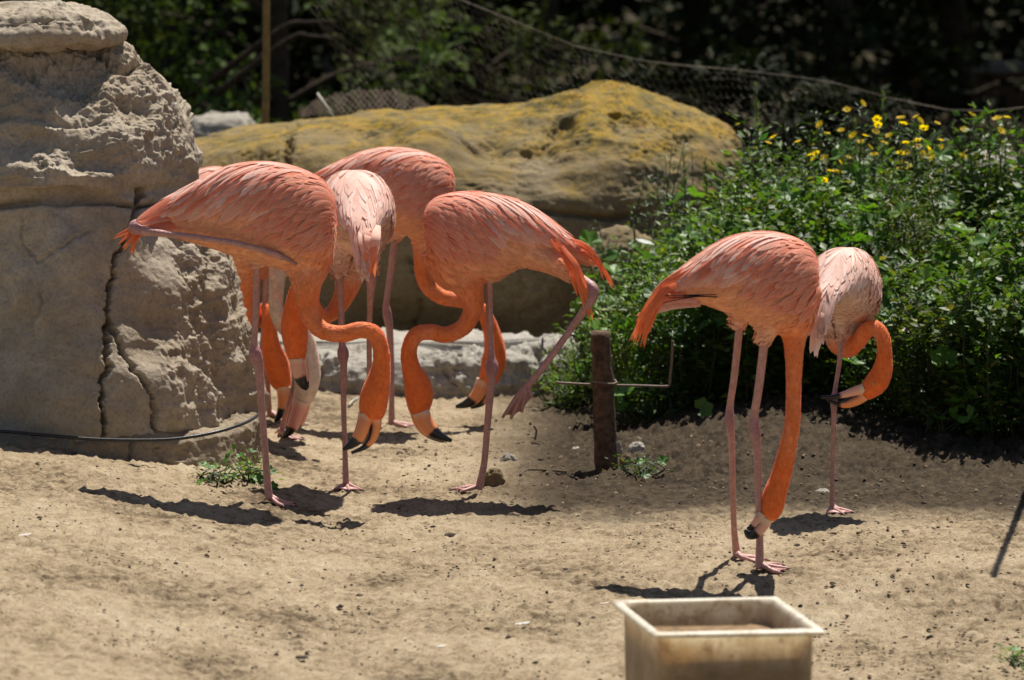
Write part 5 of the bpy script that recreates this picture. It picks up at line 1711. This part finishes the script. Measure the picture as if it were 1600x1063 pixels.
# tall leafy spikes
for (u, vt, vb, Y, lab) in [(1181, 133, 300, 20.3, 'tall grey green leafy spike beside the right end of the boulder'), (1380, 142, 300, 20.4, 'leafy spike rising above the yellow blooms'), (1262, 205, 320, 20.2, 'short grey green spike at the left of the blooms'),
   (1068, 242, 330, 20.2, 'wispy spike in front of the boulder’s right end, left one of two'), (1102, 250, 330, 20.1, 'wispy spike in front of the boulder’s right end, right one of two'), (1232, 232, 330, 20.0, 'thin wispy spike below the leftmost blooms'),
   (1335, 188, 320, 20.1, 'thin wispy spike left of the tallest blooms'), (1425, 196, 320, 20.1, 'thin wispy spike amid the densest blooms'), (1490, 190, 320, 20.1, 'thin wispy spike between blooms and grey rock'), (1545, 200, 320, 20.1, 'thin wispy spike before the grey rock'), (1588, 185, 320, 20.0, 'thin wispy spike at the right picture edge')]:
    b = P(u, 500, Y); b[2] = float(hgt(b[0], b[1]))
    top = P(u, vt, Y)
    path = catmull([b, b * .5 + top * .5 + np.array((.015, 0, 0)), top], 12)
    pl = thing('leafy_spike', lab, 'plant', b)
    V, Fc = tube(path, np.linspace(.006, .002, len(path)), 6)
    mb = MB(); mb.add(V, Fc); obj('stem', mb.mesh('stem', b), M_STEM, pl)
    n = 130
    k = rng.uniform(.45, 1, n); ip = k * (len(path) - 1); i0 = np.minimum(ip.astype(int), len(path) - 2)
    p = path[i0] + (path[i0 + 1] - path[i0]) * (ip - i0)[:, None]
    a = rng.uniform(0, 2 * PI, n)
    d = np.stack([np.cos(a), np.sin(a), .35 + 1.2 * (k > .85)], -1)
    o = obj('foliage', leaf_mesh('foliage', p, d, (.075 - .055 * ((k - .45) / .55)) * rng.uniform(.7, 1.2, n), np.array((.10, .145, .065)) * rng.uniform(.7, 1.3, (n, 1)), .7, org=b), M_LEAF, pl)
    o['kind'] = 'stuff'
# small weeds
def gherb(label, u, v, h_, sp, nst, lps, ls, gk, broad, seed, wid=.9, bs=(.03, .05)):
    g = G(u, v)
    herb(label, g[0], g[1], h_, sp, nst, lps, ls, GR[gk], broad, None, 'weed', seed, wid, bsize=bs)
gherb('flat green weed at the base of the rock footing', 345, 757, .05, .075, 14, 16, .022, 'grey', 8, 301)
gherb('green weed right behind the foot of the flamingo by the rock', 393, 752, .06, .07, 14, 16, .022, 'fresh', 8, 302)
gherb('little blue green weed at the foot of the wooden stake', 1006, 742, .055, .045, 14, 14, .020, 'grey', 4, 303)
gherb('green weed in the bottom right corner of the sand', 1592, 1040, .03, .04, 10, 12, .02, 'fresh', 4, 304)

# ================================================================== TREES BEHIND
def tree(label, x, y, h_, r_, n, ls, green, z0=0.1, seed=0, kind='CARD', trunk_r=.09, name='tree', clumps=60, group='trees beyond the netting'):
    r = np.random.default_rng(seed)
    b = np.array((x, y, 0.0))
    t = thing(name, label, 'tree', b, group)
    mb = MB()
    pts = catmull([b + np.array((0, 0, -.1)), b + np.array((r.normal(0, .1), r.normal(0, .1), h_ * .4)), b + np.array((r.normal(0, .2), r.normal(0, .2), h_ * .85))], 6)
    V, Fc = tube(pts, np.linspace(trunk_r, trunk_r * .3, len(pts)), 9); mb.add(V, Fc)
    cl = []
    for i in range(clumps):
        a = r.uniform(0, 2 * PI); zz = z0 + (h_ - z0) * r.uniform(0, 1)
        prof_ = math.sqrt(max(0.05, math.sin(PI * min(.97, .12 + .85 * (zz - z0) / (h_ - z0)))))
        rr = r_ * prof_ * math.sqrt(r.uniform(.15, 1))
        c = b + np.array((rr * math.cos(a), rr * math.sin(a), zz))
        cl.append(c)
        if i % 2 == 0:
            k = int(np.argmin(np.abs(pts[:, 2] - zz * .8)))
            V, Fc = tube(catmull([pts[k], (pts[k] + c) / 2 + np.array((0, 0, .08)), c], 4), np.linspace(trunk_r * .25, .008, 9), 5); mb.add(V, Fc)
    obj('trunk', mb.mesh('trunk', b), M_BARK, t)
    cl = np.array(cl)
    ci = r.integers(0, clumps, n)
    rad_ = r_ * .26
    off = r.normal(0, 1, (n, 3)); off /= np.linalg.norm(off, axis=1)[:, None]
    off *= (rad_ * r.uniform(0, 1, (n, 1)) ** .5) * np.array((1, 1, .7))
    pos = cl[ci] + off
    pos[:, 2] = np.maximum(pos[:, 2], .03)
    dr = off / (rad_) + r.normal(0, .5, (n, 3)) + np.array((0, 0, -.1))
    shade = r.uniform(.6, 1.3, clumps)[ci][:, None]
    cols = np.asarray(green) * shade * r.uniform(.7, 1.3, (n, 1))
    o = obj('crown', leaf_mesh('crown', pos, dr, ls * r.uniform(.6, 1.3, n), cols, 1.0 if kind == 'CARD' else 1.6, kind=kind, org=b), M_DARKLEAF if name != 'tree' else M_TREELEAF, t)
    o['kind'] = 'stuff'
    return t
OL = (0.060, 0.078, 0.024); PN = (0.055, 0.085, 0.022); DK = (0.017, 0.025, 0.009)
tree('olive green tree with low boughs behind the rock column', -2.5, 29.5, 3.6, 1.3, 5200, .085, OL, .15, 1, clumps=50)
tree('loose green tree behind the wooden pole', -1.35, 29.0, 3.4, 1.15, 4600, .085, PN, .2, 2, clumps=46)
tree('grey green tree right of the wooden pole', -0.35, 31.0, 3.6, 1.2, 4600, .085, OL, .2, 3, clumps=46)
far = [(-3.6, 34), (-2.3, 35), (-1.0, 35.5), (0.2, 34.5), (1.2, 35.5), (2.2, 34.8), (3.2, 36.0), (4.6, 39.5), (5.6, 38.5), (-4.8, 36)]
DLAB = {k: ordn(sorted(range(10), key=lambda q: far[q][0]).index(k), 10) for k in range(10)}
for i, (x, y) in enumerate(far):
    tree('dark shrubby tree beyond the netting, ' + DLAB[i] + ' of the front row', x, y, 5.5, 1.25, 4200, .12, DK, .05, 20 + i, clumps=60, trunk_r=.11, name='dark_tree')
TLAB = {k: (ordn(k, 8) + ' of the second row' if k < 8 else ordn(k - 8, 6) + ' of the last row') for k in range(14)}
far2 = [(-7, 43), (-4.6, 42), (-2.4, 43), (-.2, 42.5), (1.9, 43), (3.9, 44), (6.0, 43.5), (8.4, 43), (-5.6, 49), (-2.6, 50), (.4, 49), (3.2, 50), (6.2, 50), (9.0, 49)]
for i, (x, y) in enumerate(far2):
    tree('tall dark tree added to shade the background, ' + TLAB[i], x, y, 8.5, 2.1, 3600, .26, DK, .0, 40 + i, clumps=70, trunk_r=.16, name='tall_tree')  # back rows added so crowns above the view shade the ground
for i, (x, y, h_, lab) in enumerate([(0.55, 26.6, 1.0, 'low dark shrub added to cover lit ground behind the crown of the boulder'), (1.15, 26.2, 1.0, 'low dark shrub added to cover lit ground behind the right shoulder of the boulder'), (1.75, 26.4, .85, 'low dark shrub added to cover lit ground behind the tall leafy spike'),
                                     (2.3, 26.0, .62, 'low dark shrub added to cover lit ground behind the densest yellow blooms'), (2.85, 26.2, .58, 'low dark shrub added to cover lit ground behind the rightmost blooms'), (3.4, 26.4, .55, 'low dark shrub added to cover lit ground at the right edge behind the netting')]):
    tree(lab, x, y, h_, .46, 2600, .075, DK, .0, 80 + i, clumps=40, trunk_r=.03, name='added_shrub', group='dark shrubs added behind the netting')  # added shrubs, near black, giving darkness where sunlit ground would show
# bare blurred boughs in the left background
for i, (u0, v0, u1, v1, Y, lab) in enumerate([(440, 45, 525, 33, 27.3, 'bare brown bough crossing the green background right of the pole'), (452, 62, 520, 60, 27.2, 'second thin bough below the bare brown one')]):
    a, b = P(u0, v0, Y), P(u1, v1, Y)
    mb = MB(); V, Fc = tube(catmull([a + np.array((-.4, .3, -.3)), a, (a + b) / 2 + np.array((0, 0, .012)), b], 5), np.linspace(.022, .007, 16), 7); mb.add(V, Fc)
    o0 = a
    tag(obj('bough', mb.mesh('bough', o0), M_BARK, loc=o0), lab, 'branch')

# ================================================================== SMALL THINGS ON THE SAND
def clods(n, sel, sz, cols, seed, name, label_kind='stuff'):
    r = np.random.default_rng(seed)
    pts = []
    while len(pts) < n:
        u = r.uniform(-20, 1620); v = r.uniform(640, 1063) ** 1.0
        if r.random() > sel(u, v):
            continue
        pts.append((u, v))
    T = np.array([(1, 0, 0), (-1, 0, 0), (0, 1, 0), (0, -1, 0), (0, 0, 1), (.6, .6, .55), (-.6, .6, .5), (-.6, -.6, .55), (.6, -.6, .5)], float)
    TF = np.array([(0, 2, 5), (2, 1, 6), (1, 3, 7), (3, 0, 8), (0, 5, 8), (2, 6, 5), (1, 7, 6), (3, 8, 7), (5, 6, 4), (6, 7, 4), (7, 8, 4), (8, 5, 4)])
    V, fcs, C_ = [], [], []
    # fast ground hit on the smooth ground
    for i, (u, v) in enumerate(pts):
        d = FWD + XV * ((u - 800) / F) + UPV * ((531.5 - v) / F)
        k = -CAM_Z / d[2]
        x, y = d[0] * k, d[1] * k
        z = float(hgt(x, y))
        s_ = sz(r)
        a = r.uniform(0, 6.28)
        R = np.array([(math.cos(a), -math.sin(a), 0), (math.sin(a), math.cos(a), 0), (0, 0, 1)])
        q = (T * (1 + r.normal(0, .22, (9, 1)))) * np.array((1, .75, .65)) * s_
        V.append(q @ R.T + np.array((x, y, z + .002)))
        fcs.append(TF + i * 9)
        c = cols[r.integers(0, len(cols))]
        C_.append(np.tile(np.array(c) * r.uniform(.7, 1.25), (9, 1)))
    me = mesh_np(name, np.vstack(V), np.vstack(fcs), np.vstack(C_), smooth=False)
    o = obj(name, me, M_CLOD)
    return o
M_CLOD = mat_simple('clod', None, 0.95, 0.35, 120, 0.1, 0.6, attr=True)
dens = lambda u, v: (0.25 + 0.9 * max(0, noise(np.array([[u * .011, v * .03, .5]]), 77)[0])) + 0.45 * math.exp(-(((u - 900) / 420) ** 2 + ((v - 745) / 110) ** 2)) + (0.25 if u > 1300 else 0)
tag(clods(5200, dens, lambda r: .0022 * math.exp(abs(r.normal(0, .62))), [(.10, .075, .05), (.16, .12, .08), (.07, .055, .045), (.30, .24, .17)], 61, 'gravel'), 'dark gravel and dried clods strewn over the sand', 'gravel', kind='stuff')
tag(clods(900, lambda u, v: 1.0 if (v < 790 and u > 620) or u > 1250 else .12, lambda r: r.uniform(.004, .010), [(.17, .125, .08), (.24, .18, .115), (.11, .08, .05)], 62, 'soil_crumbs'), 'brown soil crumbs around the stake and thicket edge', 'soil', kind='stuff')
# twigs
M_TWIG = mat_simple('twig', (0.10, 0.07, 0.045), 0.9, .3, 60)
for i, (pts_, lab) in enumerate([([(812, 745), (825, 737), (860, 738), (885, 740)], 'thin curved twig on the sand left of the stake'), ([(800, 697), (820, 694), (842, 696)], 'short dark twig behind the left-facing flamingo'),
                                 ([(836, 690), (838, 676), (834, 668)], 'upright little twig near the stretched foot'), ([(545, 636), (552, 628), (560, 624)], 'pale splinter on the sand below the ledge'),
                                 ([(1440, 655), (1520, 662), (1610, 668)], 'long dry stalk lying at the thicket edge on the right'), ([(1565, 640), (1585, 655), (1612, 690)], 'dry stalk crossing the long one at the right edge')]):
    g0 = G(*pts_[0])
    path = []
    for (u, v) in pts_:
        q = G(u, v) if i not in (2, 5) else P(u, v, g0[1])
        q = q + np.array((0, 0, .006)); path.append(q)
    mb = MB(); V, Fc = tube(catmull(path, 5), .0038, 6); mb.add(V, Fc)
    tag(obj('twig', mb.mesh('twig', g0), M_PALE if i == 3 else M_TWIG, loc=g0), lab, 'twig')
# shed feathers
for i, (u, v, sz, lab) in enumerate([(817, 977, .022, 'white shed feather on the sand left of the tub'), (40, 838, .02, 'tiny white feather on the sand at far left'), (945, 945, .014, 'pale scrap of feather beside the tub corner'), (690, 1012, .014, 'greenish white scrap on the foreground sand')]):
    g = G(u, v)
    V, fc_, C_, U_ = feather_strip(np.array([(-sz + 2 * sz * k, .1 * sz * math.sin(3 * k), .004 + .3 * sz * k * k) for k in np.linspace(0, 1, 8)]), np.tile((0, -.3, 1.0), (8, 1)), sz * .3, np.array((.75, .72, .66)), np.array((.8, .78, .74)), np.array((.8, .78, .74)))
    tag(obj('shed_feather', mesh_np('shed_feather', V, fc_, C_, U_), M_FEATH, loc=g), lab, 'feather')
# leaning pole out of frame at the right, whose shadow crosses the sand
s0, s1 = G(1552, 905), G(1600, 783)
hp_ = 1.55
k_ = hp_ / sun_dir.z
tipp = s0 + np.array(sun_dir) * k_
foot_ = s1 + (s1 - s0) * 1.6
foot_[2] = float(hgt(foot_[0], foot_[1])) - .05
mb = MB(); V, Fc = tube([foot_, foot_ * .5 + tipp * .5, tipp], [.014, .013, .011], 9); mb.add(V, Fc)
tag(obj('leaning_pole', mb.mesh('leaning_pole', foot_), M_POLE, loc=foot_), 'thin leaning pole just outside the right edge casting a shadow', 'pole')
